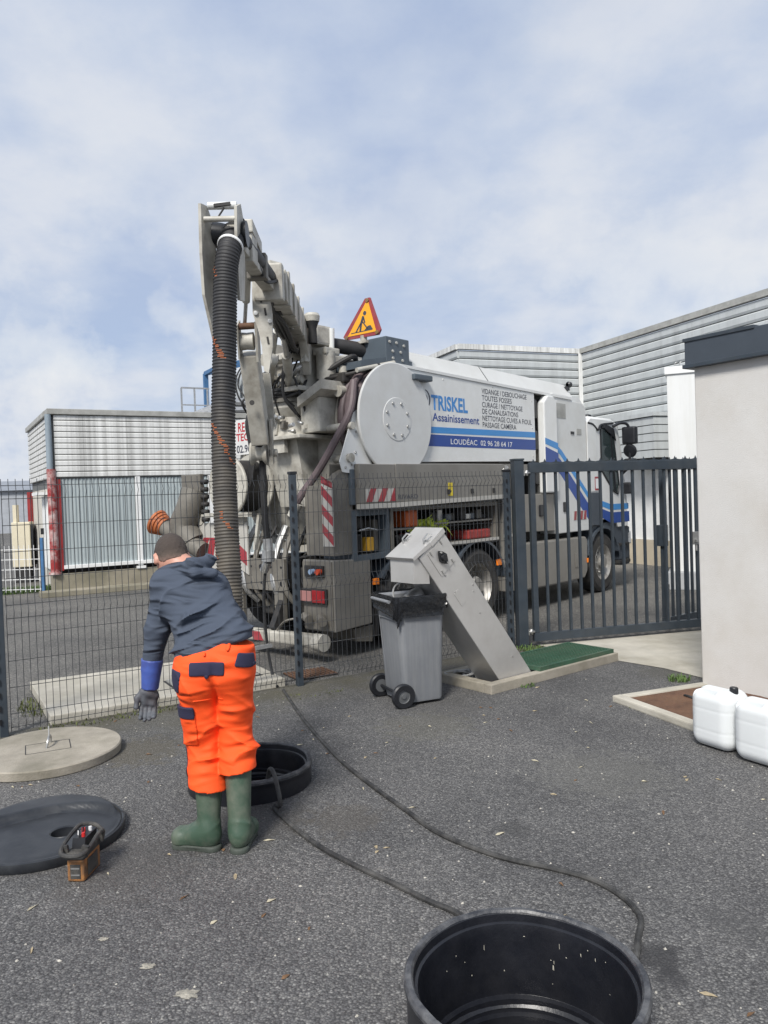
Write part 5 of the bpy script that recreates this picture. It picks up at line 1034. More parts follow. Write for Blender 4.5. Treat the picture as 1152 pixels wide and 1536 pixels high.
for a,b_ in ((.06,.045),(.94,.03),(.52,.93)): tp('sign_lamp',mat('lamp_dull',(.2,.12,.05),.3),lambda b:b.lathe([(0,.012),(.022,.01),(.026,0)],S(a,b_,.0),(-1,0,0),12),SG)
tp('sign_leg',M_two,lambda b:(b.cyl((-5.30,.38,3.40),(-5.30,.38,3.56),.04),b.box((-5.38,.28,3.46),(-5.22,.48,3.49))),SG)
# boom ------------------------------------------------------------------
PA,PB,PC=L_((-.90,8.75,3.52)),L_(at(406,428,6.4)),L_(at(350,352,5.05))
tp('boom_main',M_two,lambda b:(b.beam(PA,PB,.26,.26,bev=.015)))
tp('boom_mount',M_two,lambda b:(b.beam(L_((-.78,8.62,3.15)),L_((-.80,8.3,3.62)),.09,.34,bev=.01),b.box(L_((-.70,8.7,3.5))-Vector((.12,.14,.1)),L_((-.7,8.7,3.5))+Vector((.12,.14,.12)),.03)))
tp('boom_bell',M_two,lambda b:b.lathe([(0,.07),(.07,.068),(.085,.04),(.08,0),(.075,-.02)],L_(at(468,480,8.3)),(0,0,1),20))
tp('boom_bell_foot',M_dk,lambda b:b.lathe([(.072,-.02),(.045,-.09),(.05,-.25)],L_(at(468,480,8.3)),(0,0,1),20))
tp('boom_extension',M_two,lambda b:(b.beam(PB+(PC-PB)*-.15,PC,.10,.15,bev=.012)))
tp('boom_end_block',M_two,lambda b:(b.beam(PB+(PC-PB)*.02,PB+(PC-PB)*.10,.24,.30,bev=.02)))
tp('boom_lug',M_two,lambda b:b.box(PB+Vector((-.05,-.06,.13)),PB+Vector((.07,.05,.19)),.015))
tp('extension_clamp',M_taud,lambda b:(b.beam(PB.lerp(PC,.38),PB.lerp(PC,.45),.15,.19,bev=.01)))
tp('extension_clamp',M_two,lambda b:(b.beam(PB.lerp(PC,.66),PB.lerp(PC,.80),.14,.20,bev=.012)))
tp('extension_cable',M_blkh,lambda b:b.tube(spline([PB+Vector((0,-.1,.02)),PB.lerp(PC,.3)+Vector((-.05,-.1,-.09)),PB.lerp(PC,.6)+Vector((-.05,-.09,.03)),PB.lerp(PC,.95)+Vector((0,-.08,.03))],5),.014,7))
for t_ in (.15,.35,.55,.75,.92): tp('boom_rib',M_two,lambda b:b.beam(PA.lerp(PB,t_),PA.lerp(PB,t_+.03),.29,.285,bev=.006))
tp('boom_valves',M_dk,lambda b:[b.box(PA.lerp(PB,t_)+Vector((-.04,-.10,.12)),PA.lerp(PB,t_)+Vector((.05,-.02,.19)),.008) for t_ in (.22,.34,.46)])
tp('boom_hoses',M_blkh,lambda b:[b.tube(spline([PA+Vector((0,.1-.05*k,-.16)),PA.lerp(PB,.35)+Vector((0,.05-.05*k,-.20-.03*k)),PA.lerp(PB,.7)+Vector((0,.08-.05*k,-.16)),PB+Vector((0,.05*k,-.12))],5),.022,7) for k in range(3)])
tp('boom_slot',M_dk,lambda b:(b.beam(PA.lerp(PB,.45)-Vector((0,0,.132)),PA.lerp(PB,.60)-Vector((0,0,.132)),.05,.01),b.beam(PA.lerp(PB,.78)-Vector((0,0,.132)),PA.lerp(PB,.84)-Vector((0,0,.132)),.07,.01)))
tp('boom_pipe_bolt',M_zinc,lambda b:[b.lathe([(0,-.012),(.018,-.012),(.02,0)],PA.lerp(PB,t)-Vector((0,.07*((i%2)*2-1),.131)),(0,0,1),8) for i,t in enumerate((.3,.5,.65,.9,.95))])
tp('upper_pipe',M_blkh,lambda b:b.tube(spline([PA+Vector((.0,0,.10)),PA.lerp(PB,.5)+Vector((0,0,.06)),PB+Vector((0,0,.03)),PC+Vector((0,0,.02))],6),.07,14))
# big side plate with cut-outs
def plate(name,pts,th,m=M_two,dirv=None):
    W=[L_(at(*p)) for p in pts]; d=L_((Vector((th,0,0))))-L_((0,0,0)); return tp(name,m,lambda b:b.prism(W,d))
W_=[L_(at(u,v,6.30)) for u,v in ((380,385),(386,386),(396,408),(404,440),(408,470),(409,520),(403,560),(396,556),(393,520),(388,498),(379,470),(377,400))]
SPL=tp('boom_side_plate',M_two,lambda b:b.prism(W_,L_((0,.03,0))-L_((0,0,0))))
for u,v in ((388,428),(392,426),(390,443),(397,462),(401,505)):
    tp('plate_slot',M_dk,lambda b:b.beam(L_(at(u,v,6.297)),L_(at(u+2,v+11,6.297)),.016,.004,up=L_((0,1,0))-L_((0,0,0))),SPL)
for u,v in ((383,394),(384,470),(405,482)): tp('plate_bolt',M_zinc,lambda b:b.lathe([(0,.02),(.018,.018),(.02,0)],L_(at(u,v,6.30)),L_((0,-1,0))-L_((0,0,0)),10),SPL)
tp('side_cylinder',M_two,lambda b:(b.cyl(L_(at(371,396,6.0)),L_(at(369,452,6.3)),.032),b.cyl(L_(at(371,390,5.98)),L_(at(371,400,6.0)),.05)))
tp('cylinder_rod',M_zinc,lambda b:b.cyl(L_(at(369,452,6.3)),L_(at(367,486,6.45)),.016))
hx=(L_((1,0,0))-L_((0,0,0)))
# hanging guide arm with rollers
AT,AB=L_(at(372,515,6.55)),L_(at(393,672,6.95))
tp('guide_arm',M_two,lambda b:(b.beam(L_(at(374,530,6.6)),AB+(AT-AB)*.06,.20,.15,up=hx,bev=.012)))
tp('arm_hole',M_dk,lambda b:b.lathe([(0,.002),(.022,.002),(.022,0)],L_(at(378,604,6.62)),L_((0,-1,0))-L_((0,0,0)),16))
tp('arm_cheek',M_two,lambda b:(b.beam(L_(at(357,484,6.42)),L_(at(361,535,6.55)),.16,.014,up=hx),b.beam(L_(at(385,480,6.42)),L_(at(388,540,6.55)),.16,.02,up=hx)))
tp('guide_roller',M_two,lambda b:b.lathe([(0,-.055),(.075,-.055),(.07,0),(.075,.055),(0,.055)],L_(at(371,512,6.5)),hx,24))
tp('guide_pin',M_rust,lambda b:b.cyl(L_(at(358,490,6.42)),L_(at(388,488,6.42)),.028))
PU=tp('hose_pulley',M_two,lambda b:b.lathe([(0,-.075),(.105,-.075),(.10,-.06),(.06,-.025),(.06,.025),(.10,.06),(.105,.075),(0,.075)],L_(at(389,681,6.98)),hx,28))
tp('pulley_cheek',M_two,lambda b:(b.beam(L_(at(406,628,6.9)),L_(at(409,695,7.0)),.10,.02,up=hx),b.cyl(L_(at(404,680,7.0)),L_(at(416,679,7.0)),.035)))
tp('arm_link',M_two,lambda b:(b.beam(L_(at(400,560,6.9)),L_(at(408,640,7.0)),.05,.06,up=hx),b.cyl(L_(at(398,540,6.9)),L_(at(408,540,7.1)),.06)))
tp('jet_hose_drop',M_blkh,lambda b:b.tube(spline([L_(at(384,676,7.0)),L_(at(394,668,7.05)),L_(at(394,700,7.05)),L_(at(397,770,7.1)),L_(at(401,810,7.15))],5),.032,10))
tp('drop_coupling',M_zinc,lambda b:(b.cyl(L_(at(401,808,7.15)),L_(at(403,826,7.15)),.045),b.cyl(L_(at(403,826,7.15)),L_(at(402,842,7.15)),.06),b.cyl(L_(at(402,842,7.15)),L_(at(396,856,7.2)),.04)))
tp('jet_hose_tail',M_blkh,lambda b:b.tube(spline([L_(at(398,852,7.2)),L_(at(396,900,7.2)),L_(at(400,960,7.2)),L_(at(408,1008,7.2)),L_(gr(416,1030,.014))],5),.014,8))
# tip frame over the tank opening
plate('tip_plate',[(297,305,4.95),(306,309,5.0),(314,330,5.06),(323,395,5.12),(322,455,5.15),(319,512,5.1),(303,442,4.98),(299,380,4.95)],.018)
plate('tip_plate',[(351,309,4.95),(357,306,5.05),(362,335,5.15),(364,400,5.25),(363,452,5.2),(356,450,5.05),(352,380,4.97)],.018)
for q in (((308,322,5.0),(362,318,5.0),.03,M_two),((306,329,4.97),(353,328,4.97),.018,M_two),((312,309,5.02),(355,308,5.02),.024,M_tw)):
    tp('tip_bar',q[3],lambda b:b.cyl(L_(at(*q[0])),L_(at(*q[1])),q[2])) if q[2]<.03 else None
tp('tip_handle',M_dk,lambda b:b.beam(L_(at(321,309,5.0)),L_(at(346,306,5.0)),.03,.02))
tp('tip_roller',M_black,lambda b:b.lathe([(0,-.11),(.085,-.11),(.075,-.05),(.06,0),(.075,.05),(.085,.11),(0,.11)],L_(at(346,352,5.12)),hx,24))
tp('tip_hook',M_dk,lambda b:b.tube([L_(at(336,312,5.0)),L_(at(327,326,5.0)),L_(at(330,327,5.0))],.006,6))
tp('tip_wire',M_blkh,lambda b:b.tube(spline([L_(at(357,322,5.1)),L_(at(367,335,5.15)),L_(at(366,355,5.2)),L_(at(369,380,5.5)),L_(at(378,395,6.0))],4),.011,6))
tp('tip_bracket',M_two,lambda b:(b.beam(L_(at(368,338,5.3)),L_(at(383,372,5.75)),.10,.09,bev=.01),b.box(L_(at(376,370,5.7))-Vector((.05,.05,.07)),L_(at(376,370,5.7))+Vector((.05,.05,.07)),.015)))
# ---------------------------------------------------------------- suction hose
M_hose=None
def hosemat():
    m=mat('ribbed_hose',(.030,.029,.029),.62,0,.2,8,.1,120,dirt=(.21,.19,.155),damt=.0); t=m.node_tree; Lk=t.links.new; bs=t.nodes['Principled BSDF']
    c=N(t,'ShaderNodeTexCoord'); s=N(t,'ShaderNodeSeparateXYZ'); Lk(c.outputs['Object'],s.inputs[0])
    # dusty lower half, orange spiral marking
    mr=N(t,'ShaderNodeMapRange'); mr.inputs['From Min'].default_value=3.1; mr.inputs['From Max'].default_value=1.3; Lk(s.outputs['Z'],mr.inputs['Value'])
    n=N(t,'ShaderNodeTexNoise'); n.inputs['Scale'].default_value=9; n.inputs['Detail'].default_value=7; Lk(c.outputs['Object'],n.inputs['Vector'])
    mm=N(t,'ShaderNodeMath',operation='MULTIPLY'); Lk(mr.outputs[0],mm.inputs[0]); Lk(n.outputs['Fac'],mm.inputs[1])
    rr=ramp(t,[(.15,(0,0,0)),(.68,(.75,.75,.75))]); Lk(mm.outputs[0],rr.inputs[0])
    mx=N(t,'ShaderNodeMix',data_type='RGBA'); Lk(rr.outputs[0],mx.inputs['Factor']); mx.inputs['A'].default_value=(.024,.024,.026,1); mx.inputs['B'].default_value=(.15,.13,.10,1)
    Lk(mx.outputs['Result'],bs.inputs['Base Color']); return m
M_hose=hosemat()
hp=spline([at(345,352,5.13),at(348,362,5.05),at(343,378,4.98),at(338,420,4.95),at(337,520,4.92),at(335,620,4.88),at(336,700,4.85),at(340,800,4.80),at(345,880,4.76),Vector((-.965,4.71,.60)),Vector((-.95,4.67,.1)),Vector((-.94,4.64,-.35))],10)
ln=[0]
for i in range(1,len(hp)): ln.append(ln[-1]+(hp[i]-hp[i-1]).length)
pts=[]; rs=[]; s=0; pitch=.021; i=0; tot=ln[-1]; k=0
while s<tot:
    while i<len(ln)-2 and ln[i+1]<s: i+=1
    t=(s-ln[i])/max(1e-6,ln[i+1]-ln[i]); pts.append(hp[i].lerp(hp[i+1],t)); ph_=(k%6)/6*2*math.pi; rs.append(.074+.0034*max(-.5,math.cos(ph_))); s+=pitch/6; k+=1
SH=thing('suction_hose','thick ribbed black suction hose hanging from the boom into the tank opening','hose',(0,0,0))
b=B(); b.tube(pts,rs,28); b.build('ribbed_tube',M_hose,SH,smooth=True)
b=B()
for seg,(s0,s1,a0) in enumerate(((.25,.42,2.9),(.78,.96,3.6),(1.35,1.62,3.9),(1.9,2.02,4.4),(2.1,2.2,3.2),(2.55,2.65,4.0))):
    for q in range(int((s1-s0)/.012)):
        ss=s0+q*.012; i=min(len(pts)-2,int(ss/(pitch/6))); c=pts[i]; a=a0+(ss-s0)*7.5
        for z in range(2):
            if random.random()<.75:
                aa=a+random.uniform(-.16,.16); p=c+Vector((math.cos(aa),math.sin(aa),0))*(rs[i]+.0015); tg=Vector((-math.sin(aa),math.cos(aa),0)); w_=random.uniform(.006,.014)
                b._add([p-tg*w_,p+tg*w_,p+tg*w_+Vector((0,0,.007)),p-tg*w_+Vector((0,0,.007))],[(0,1,2,3)])
o=b.build('orange_marking',mat('faded_orange_print',(.34,.10,.035),.7),SH); o['kind']='stuff'
b=B(); b.lathe([(.079,-.012),(.084,-.009),(.084,.009),(.079,.012)],hp[16],(hp[17]-hp[15]),28); b.build('white_clamp',M_whitep,SH)
# ---------------------------------------------------------------- worker
WK=thing('person','person in grey hoodie, orange work trousers and green boots bending over the tank opening','person',(-.86,3.74,0))
WO=np.array([-.86,3.74,0])
def J(u,v,Y): return np.array(at(u,v,Y))-WO
def fold(P,d,freq,amp,warp=.6,seed=0.):
    "sharp cloth ridges across direction d, drifting and dying out along their length"
    d=np.array(d,float); d/=np.linalg.norm(d); q=P@d*freq*.5; x,y,z=P[...,0],P[...,1],P[...,2]
    w=np.sin(x*11+seed)+np.sin(y*9+seed*1.7)+np.sin(z*13+seed*.6)+.6*np.sin(x*23+z*17+seed)
    e=np.cross(d,(0,1,0)); m=.55+.45*np.sin((P@e)*14+seed*3+np.sin(z*8+seed))
    s=1-np.abs(np.sin(q+w*warp*.7)); return -amp*(2.2*s**2.2-.55)*m
M_hood=mat('slate_sweatshirt',(.054,.069,.099),.9,0,.08,5,.25,260)
M_orange=mat('hi_vis_orange',(.95,.088,.008),.75,0,.05,5,.2,300)
# fluorescent cloth sends back more visible light than a plain dye: the colour stays, the surface does not glow
M_navy=mat('navy_cloth',(.022,.022,.055),.85,0,.1,8,.2,300)
M_boot=mat('green_rubber',(.046,.082,.055),.38,0,.12,6,.05,80,dirt=(.15,.16,.125),damt=.75,dscale=7)
cloth(M_hood,(0,R(35),0),(5,5,20),.06,1.0); cloth(M_orange,(0,R(30),0),(5,5,15),.04,.9)
M_sole=mat('boot_sole',(.05,.06,.05),.7,0,.2,10)
M_skin=mat('skin',(.52,.27,.20),.5,0,.08,20,.05,200); M_hair=mat('short_brown_hair',(.075,.056,.046),.75,0,.35,120,.6,500)
M_glv=mat('grey_glove',(.085,.095,.11),.6,0,.25,12,.2,150,dirt=(.05,.03,.03),damt=.6,dscale=9); M_cuff=mat('blue_glove_cuff',(.055,.10,.36),.45,0,.12,9,.1,90,dirt=(.06,.03,.07),damt=.55,dscale=6)
hipL,hipR=J(295,1012,3.80),J(351,1000,3.82); wL,wR=J(298,966,3.86),J(345,956,3.88)
shL,shR=J(254,876,4.06),J(316,884,4.10); nk=J(276,852,4.12); hd=J(257,835,4.17)
knL,knR=J(307,1118,3.84),J(354,1102,3.84); anL,anR=J(314,1250,3.76),J(360,1250,3.74)
elL,wrL=J(236,945,4.04),J(228,992,4.05)
elR,wrR=J(352,930,4.34),J(322,960,4.55)
cs=(shL+shR)/2
def hood_f(P):
    bk=np.array((0,-.02,0))
    d=cap(P,wL,shL,.098,.085); d=smin(d,cap(P,wR,shR,.092,.085),.10)
    d=smin(d,cap(P,(wL+wR)/2+np.array((0,.02,0)),cs+np.array((0,.01,0)),.13,.12),.10)
    d=smin(d,cap(P,shL+np.array((.0,0,-.01)),shR,.075,.075),.07)
    d=smin(d,cap(P,cs+np.array((0,-.005,.01)),nk+np.array((0,0,-.015)),.10,.058),.06)
    # hem reaching over the hips, lower at the left
    d=smin(d,cap(P,hipL+np.array((.010,.005,.075)),hipR+np.array((-.014,.01,.135)),.122,.116),.05)
    a=cap(P,shL+np.array((-.01,0,-.01)),elL,.077,.062); a=smin(a,cap(P,elL,wrL,.062,.050),.03)
    r=cap(P,shR,elR,.077,.062); r=smin(r,cap(P,elR,wrR,.06,.05),.03)
    up=cs-(wL+wR)/2; h=((P-(wL+wR)/2)@up)/(up@up)
    low=np.clip(1-np.abs(h-.12)*1.9,0,1)
    d=d+fold(P,(-.6,.1,1.0),60,.026,.4,1.0)*low+fold(P,(-.25,.1,1.0),88,.014,.5,5.0)*np.clip(1-np.abs(h-.02)*3,0,1)+fold(P,(-1,.3,.8),40,.021,.5,2.)*np.clip(1-np.abs(h-.5)*1.7,0,1)
    hn=np.array((.42,-.1,-1.0)); hn=hn/np.linalg.norm(hn); hc=J(318,985,3.74); d=np.maximum(d,(P-hc)@hn)
    rib=(P-hc)@hn; d=d+.006*np.clip((rib+.05)/.01,0,1)-.004*np.exp(-((rib+.055)/.012)**2)
    al=np.clip(1-np.abs(P[...,2]-elL[2])/.16,0,1); a=a+fold(P,(.3,.1,1),95,.008,.35,.4)*(.35+.65*al)
    d=smin(d,a,.035); d=smin(d,r,.04)
    # collapsed hood behind the neck: two soft rolls
    A,Bq,Cq=J(262,854,4.03),J(290,848,3.97),J(314,842,4.06)
    hh=smin(cap(P,A,Bq,.026,.040),cap(P,Bq,Cq,.040,.036),.02); hh=hh+fold(P,(.6,.2,1),80,.008,.6,3.)
    hh2=smin(cap(P,J(292,858,3.95),J(320,860,3.99),.028,.026),cap(P,J(270,858,3.99),J(292,858,3.95),.016,.028),.02)
    d=smin(d,np.minimum(hh,hh2),.007)
    wn=(wrL-elL)/np.linalg.norm(wrL-elL); d=np.maximum(d,np.where(np.linalg.norm(P-wrL,axis=-1)<.12,(P-wrL)@wn-.008,-1))
    return d
def pants_f(P,wr=True):
    d=cap(P,hipL+np.array((.016,0,.06)),hipR+np.array((-.008,0,.08)),.118,.114)
    d=smin(d,cap(P,hipL+np.array((.01,-.035,-.02)),hipL+np.array((.01,-.035,.02)),.108,.105),.05); d=smin(d,cap(P,hipR+np.array((-.012,-.035,-.015)),hipR+np.array((-.012,-.035,.02)),.108,.105),.05)
    lL=smin(cap(P,hipL+np.array((.005,-.01,-.02)),knL,.104,.086),cap(P,knL,J(313,1190,3.79),.087,.096),.03)
    lR=smin(cap(P,hipR+np.array((-.005,-.01,-.02)),knR,.104,.084),cap(P,knR,J(357,1165,3.79),.085,.095),.03)
    if wr:
        z=P[...,2]
        for (q,kz,sd_) in ((0,.42,0.3),(1,.47,2.1)):
            w=np.clip(1-np.abs(z-kz)/.20,0,1)**.7*np.clip((z-(.335 if q==0 else .42))/.06,0,1); f_=fold(P,(.75 if q else -.8,.3,1),50,.019,.8,sd_)*w+fold(P,(-.5 if q else .55,.5,1),40,.016,.7,sd_+4)*w+fold(P,(.9 if q else .75,0,1),34,.010,.7,sd_+1)*np.clip(1-np.abs(z-.62)/.22,0,1)
            if q==0: lL=lL+f_
            else: lR=lR+f_
    for side,(c,n_) in enumerate(((J(312,1184,3.76),(-.10,0,-1)),(J(358,1157,3.76),(.10,0,-1)))):
        n_=np.array(n_)/np.linalg.norm(n_)
        if side==0: lL=np.maximum(lL,(P-c)@n_)
        else: lR=np.maximum(lR,(P-c)@n_)
    legs=smin(lL,lR,.012); d=smin(d,legs,.045)
    if wr: d=d+fold(P,(.9,.1,.6),38,.008,.6,.8)*np.clip(1-np.abs(P[...,2]-.80)/.12,0,1)
    # seat seam
    sx=hipL*.42+hipR*.58; d=d+.010*np.exp(-((P[...,0]-sx[0]-.02*(P[...,2]-.8))/.014)**2)*(P[...,1]<.06)*np.clip((.98-P[...,2])/.15,0,1)*np.clip((P[...,2]-.68)/.06,0,1)
    tn=np.array((0.22,0,1.0)); tn=tn/np.linalg.norm(tn); d=np.maximum(d,(P-J(325,962,3.74))@tn)
    return d
TRS=nets(pants_f,(-.34,-.26,.25),(.36,.34,1.12),.0058,'trousers',M_orange,WK)
HOO=nets(hood_f,(-.55,-.20,.80),(.36,.98,1.50),.0058,'hoodie',M_hood,WK)
# pocket flaps follow the cloth: thin shells of the trouser surface
def patch(name,m,c,h,th,rot=0.,par=TRS,r=.008,cell=.0045,fn=pants_f):
    c=np.array(c); ca,sa=math.cos(rot),math.sin(rot); Mx=np.array(((ca,0,-sa),(0,1,0),(sa,0,ca)))
    f_=lambda P: np.maximum(fn(P)-th,rbox(P,c,h,r,Mx))
    e=np.array(h)+.03; e[0]=e[2]=max(e[0],e[2]); e[1]=h[1]+.02
    return nets(f_,c-e,c+e,cell,name,m,par)
def pxc(u0,v0,u1,v1,Y=3.66): 
    a,b_=J(u0,v0,Y),J(u1,v1,Y); return (a+b_)/2,abs(b_[0]-a[0])/2,abs(b_[2]-a[2])/2
def px_patch(name,m,u0,v0,u1,v1,th,rot=0.,yd=.16,Y=3.70,yc=.02):
    c,hx_,hz=pxc(u0,v0,u1,v1,Y); return patch(name,m,(c[0],yc-.02,c[2]),(hx_,yd,hz),th,rot)
px_patch('back_pocket_flap',M_navy,286,993,338,1011,.007,R(-2),.12,3.70,-.06)
px_patch('back_pocket_flap',M_navy,355,981,381,1000,.007,R(-14),.12,3.72,-.06)
px_patch('cargo_flap',M_navy,262,1060,294,1077,.014,R(2),.13,3.74,-.01)
px_patch('cargo_pocket',M_orange,262,1072,297,1119,.008,R(2),.13,3.74,-.01)
px_patch('side_pocket',M_navy,259,1000,278,1033,.004,R(-12),.16,3.78,.02)
px_patch('knee_panel',M_navy,268,1122,283,1182,.003,R(0),.2,3.80,.16)
px_patch('hem_seam',M_orange,290,1050,333,1052,.0025,R(-3),.10,3.70,-.06)
for u0,v0,u1,v1,rt_ in ((339,966,345,976,-12),(305,978,309,984,-10),(309,1010,315,1016,0),(376,996,381,1002,0),(269,1076,273,1082,0)):
    px_patch('belt_loop',M_orange if v0<985 else M_navy,u0,v0,u1,v1,.011,R(rt_),.12,3.70,-.06)
# hem ribbing of the hoodie is part of its mesh; boots
def boot_f(an,toe,top,P,rt):
    an=np.array(an); dirn=np.array(toe)-an; dirn[2]=0; dirn/=np.linalg.norm(dirn); sdv=np.array((-dirn[1],dirn[0],0))
    heel=np.array((an[0],an[1],.055))-dirn*.015; ball=heel+dirn*.165
    d=cap(P,np.array((an[0],an[1],.10)),top,.052,rt); d=smin(d,cap(P,heel+np.array((0,0,.012)),heel+dirn*.07+np.array((0,0,.02)),.046,.044),.03)
    d=smin(d,cap(P,heel+dirn*.05+np.array((0,0,.005)),ball,.042,.043),.04); d=smin(d,cap(P,ball-sdv*.012,ball+sdv*.012,.042,.042),.02)
    d=smin(d,cap(P,heel+dirn*.02+np.array((0,0,.055)),ball+np.array((0,0,-.005)),.05,.036),.03)
    z=P[...,2]; d=np.maximum(d,.012-z)
    w=np.clip(1-np.abs(z-.13)/.07,0,1); d=d+fold(P,(dirn[0]*.6,dirn[1]*.6,1),95,.0028,.5,1.1)*w
    d=d-.003*np.clip(1-np.abs(z-.034)/.006,0,1)      # welt above the sole
    return d
for an,toe,top,rt,nm in ((anL,J(270,1268,3.80),J(313,1174,3.80),.067,0),(anR,J(380,1262,3.98),J(357,1150,3.80),.066,1)):
    lo=np.minimum(np.minimum(an,toe),top)-.13; hi=np.maximum(np.maximum(an,toe),top)+.13; lo[2]=-.005; hi[2]=top[2]
    bt=nets(lambda P:boot_f(an,toe,top,P,rt),lo,hi,.006,'boot',M_boot,WK)
    dirn=np.array(toe)-np.array(an); dirn[2]=0; dirn/=np.linalg.norm(dirn); h0=np.array((an[0],an[1],0))-dirn*.015
    def sole_f(P):
        s1=cap(P*np.array((1,1,0)),h0,h0+dirn*.05,.047,.043); s2=cap(P*np.array((1,1,0)),h0+dirn*.085,h0+dirn*.17,.041,.047); z=P[...,2]
        w=cap(P*np.array((1,1,0)),h0,h0+dirn*.17,.045,.046)
        a=np.maximum(np.minimum(s1,s2),np.maximum(z-.024,.0-z)); b_=np.maximum(w,np.maximum(z-.03,.016-z)); return np.minimum(a,b_)
    nets(sole_f,h0-np.array((.1,.1,.01))+np.minimum(dirn*.2,0),h0+np.array((.1,.1,.05))+np.maximum(dirn*.2,0),.005,'sole',M_sole,bt)
# head, with face turned down and away to the left
fwd=np.array((-.40,.66,-.50)); fwd/=np.linalg.norm(fwd); upv=np.array((-.25,.45,.75)); upv=upv-fwd*(upv@fwd); upv/=np.linalg.norm(upv); lf=np.cross(upv,fwd)
MH=np.stack((lf,fwd,upv),1)
def head_f(P,ears=True):
    d=ell(P,hd+upv*.015-fwd*.004,(.083,.107,.111),MH); d=smin(d,ell(P,hd+fwd*.035-upv*.055,(.058,.062,.072),MH),.04)
    d=smin(d,cap(P,hd-upv*.05-fwd*.03,nk+np.array((0,-.01,-.01)),.057,.062),.03)
    if ears:
        for s in (-1,1):
            e=hd+lf*(.086*s)-upv*.012-fwd*.004; d=smin(d,ell(P,e,(.016,.022,.034),MH),.006); d=-smin(-d,ell(P,e+lf*.012*s+fwd*.003,(.008,.010,.018),MH),.004)
        d=smin(d,cap(P,hd+fwd*.095+upv*.005,hd+fwd*.115-upv*.035,.010,.015),.012)
        for s in (-1,1):
            d=-smin(-d,ell(P,hd+fwd*.098+lf*.032*s+upv*.008,(.016,.012,.012),MH)+.004,.01); d=smin(d,ell(P,hd+fwd*.088+lf*.032*s+upv*.006,(.013,.013,.012),MH),.004)
        d=smin(d,ell(P,hd+fwd*.092-upv*.066,(.024,.008,.006),MH),.008); d=smin(d,ell(P,hd+fwd*.08-upv*.10,(.026,.022,.02),MH),.02)
    return d
def body_f(P):
    d=head_f(P); t=smin(cap(P,nk,(wL+wR)/2,.07,.10),cap(P,shL,shR,.055,.055),.06)
    t=smin(t,cap(P,(wL+wR)/2,(hipL+hipR)/2,.10,.095),.05)
    for a,b_,c in ((shL,elL,wrL),(shR,elR,wrR)): t=smin(t,smin(cap(P,a,b_,.045,.038),cap(P,b_,c,.038,.028),.03),.03)
    for a,b_,c in ((hipL,knL,anL),(hipR,knR,anR)): t=smin(t,smin(cap(P,a,b_,.075,.052),cap(P,b_,c,.052,.036),.03),.03)
    return smin(d,t,.02)
BODY=nets(body_f,(-.52,-.16,.03),(.34,.95,1.62),.0085,'body',M_skin,WK)
def hair_f(P):
    q=(P-hd)@MH; x,y,z=q[...,0],q[...,1],q[...,2]
    line=np.minimum(z+.055-.0*y, 9)          # nape line
    region=np.maximum(-(z+.050+.55*np.maximum(0,y-.0)-1.1*np.maximum(0,y-.03)*0),(y-.078+.35*(.06-z)*0))
    region=np.maximum(region,-( z+.05-.75*np.clip(y,-1,.06)*-0 ) )
    side=np.maximum(np.abs(y-.035)-.03,-(z-.055)*-1) # temple
    d=head_f(P,False)-.003+.0016*np.sin(P[...,0]*150+1)*np.sin(P[...,1]*170)*np.sin(P[...,2]*160)+.0012*np.sin(P[...,0]*400)*np.sin(P[...,1]*370)*np.sin(P[...,2]*390)
    d=np.maximum(d,-(z+.030-np.clip((y+.02)*.9,-.03,.09)))
    d=np.maximum(d,y-.075)
    for s in (-1,1):
        e=hd+lf*(.086*s)-upv*.012-fwd*.002; d=np.maximum(d,-(ell(P,e,(.03,.026,.036),MH)))
    return d
_t=M_hair.node_tree; _c=N(_t,'ShaderNodeTexCoord'); _d=N(_t,'ShaderNodeVectorMath',operation='DOT_PRODUCT'); _d.inputs[1].default_value=tuple(upv-fwd*.35); _t.links.new(_c.outputs['Object'],_d.inputs[0])
_z=float(hd@(upv-fwd*.35)); _m=N(_t,'ShaderNodeMapRange'); _m.inputs['From Min'].default_value=_z-.045; _m.inputs['From Max'].default_value=_z+.055; _t.links.new(_d.outputs['Value'],_m.inputs['Value'])
_n=N(_t,'ShaderNodeTexNoise'); _n.inputs['Scale'].default_value=260; _t.links.new(_c.outputs['Object'],_n.inputs['Vector'])
_a=N(_t,'ShaderNodeMath',operation='MULTIPLY_ADD'); _t.links.new(_n.outputs['Fac'],_a.inputs[0]); _a.inputs[1].default_value=.5; _t.links.new(_m.outputs[0],_a.inputs[2])
_r=ramp(_t,[(.25,(.24,.15,.12)),(.65,(.10,.075,.06)),(1.0,(.062,.047,.039))]); _t.links.new(_a.outputs[0],_r.inputs[0]); _t.links.new(_r.outputs[0],_t.nodes['Principled BSDF'].inputs['Base Color'])
nets(hair_f,hd-.15,hd+.15,.0045,'hair',M_hair,WK)
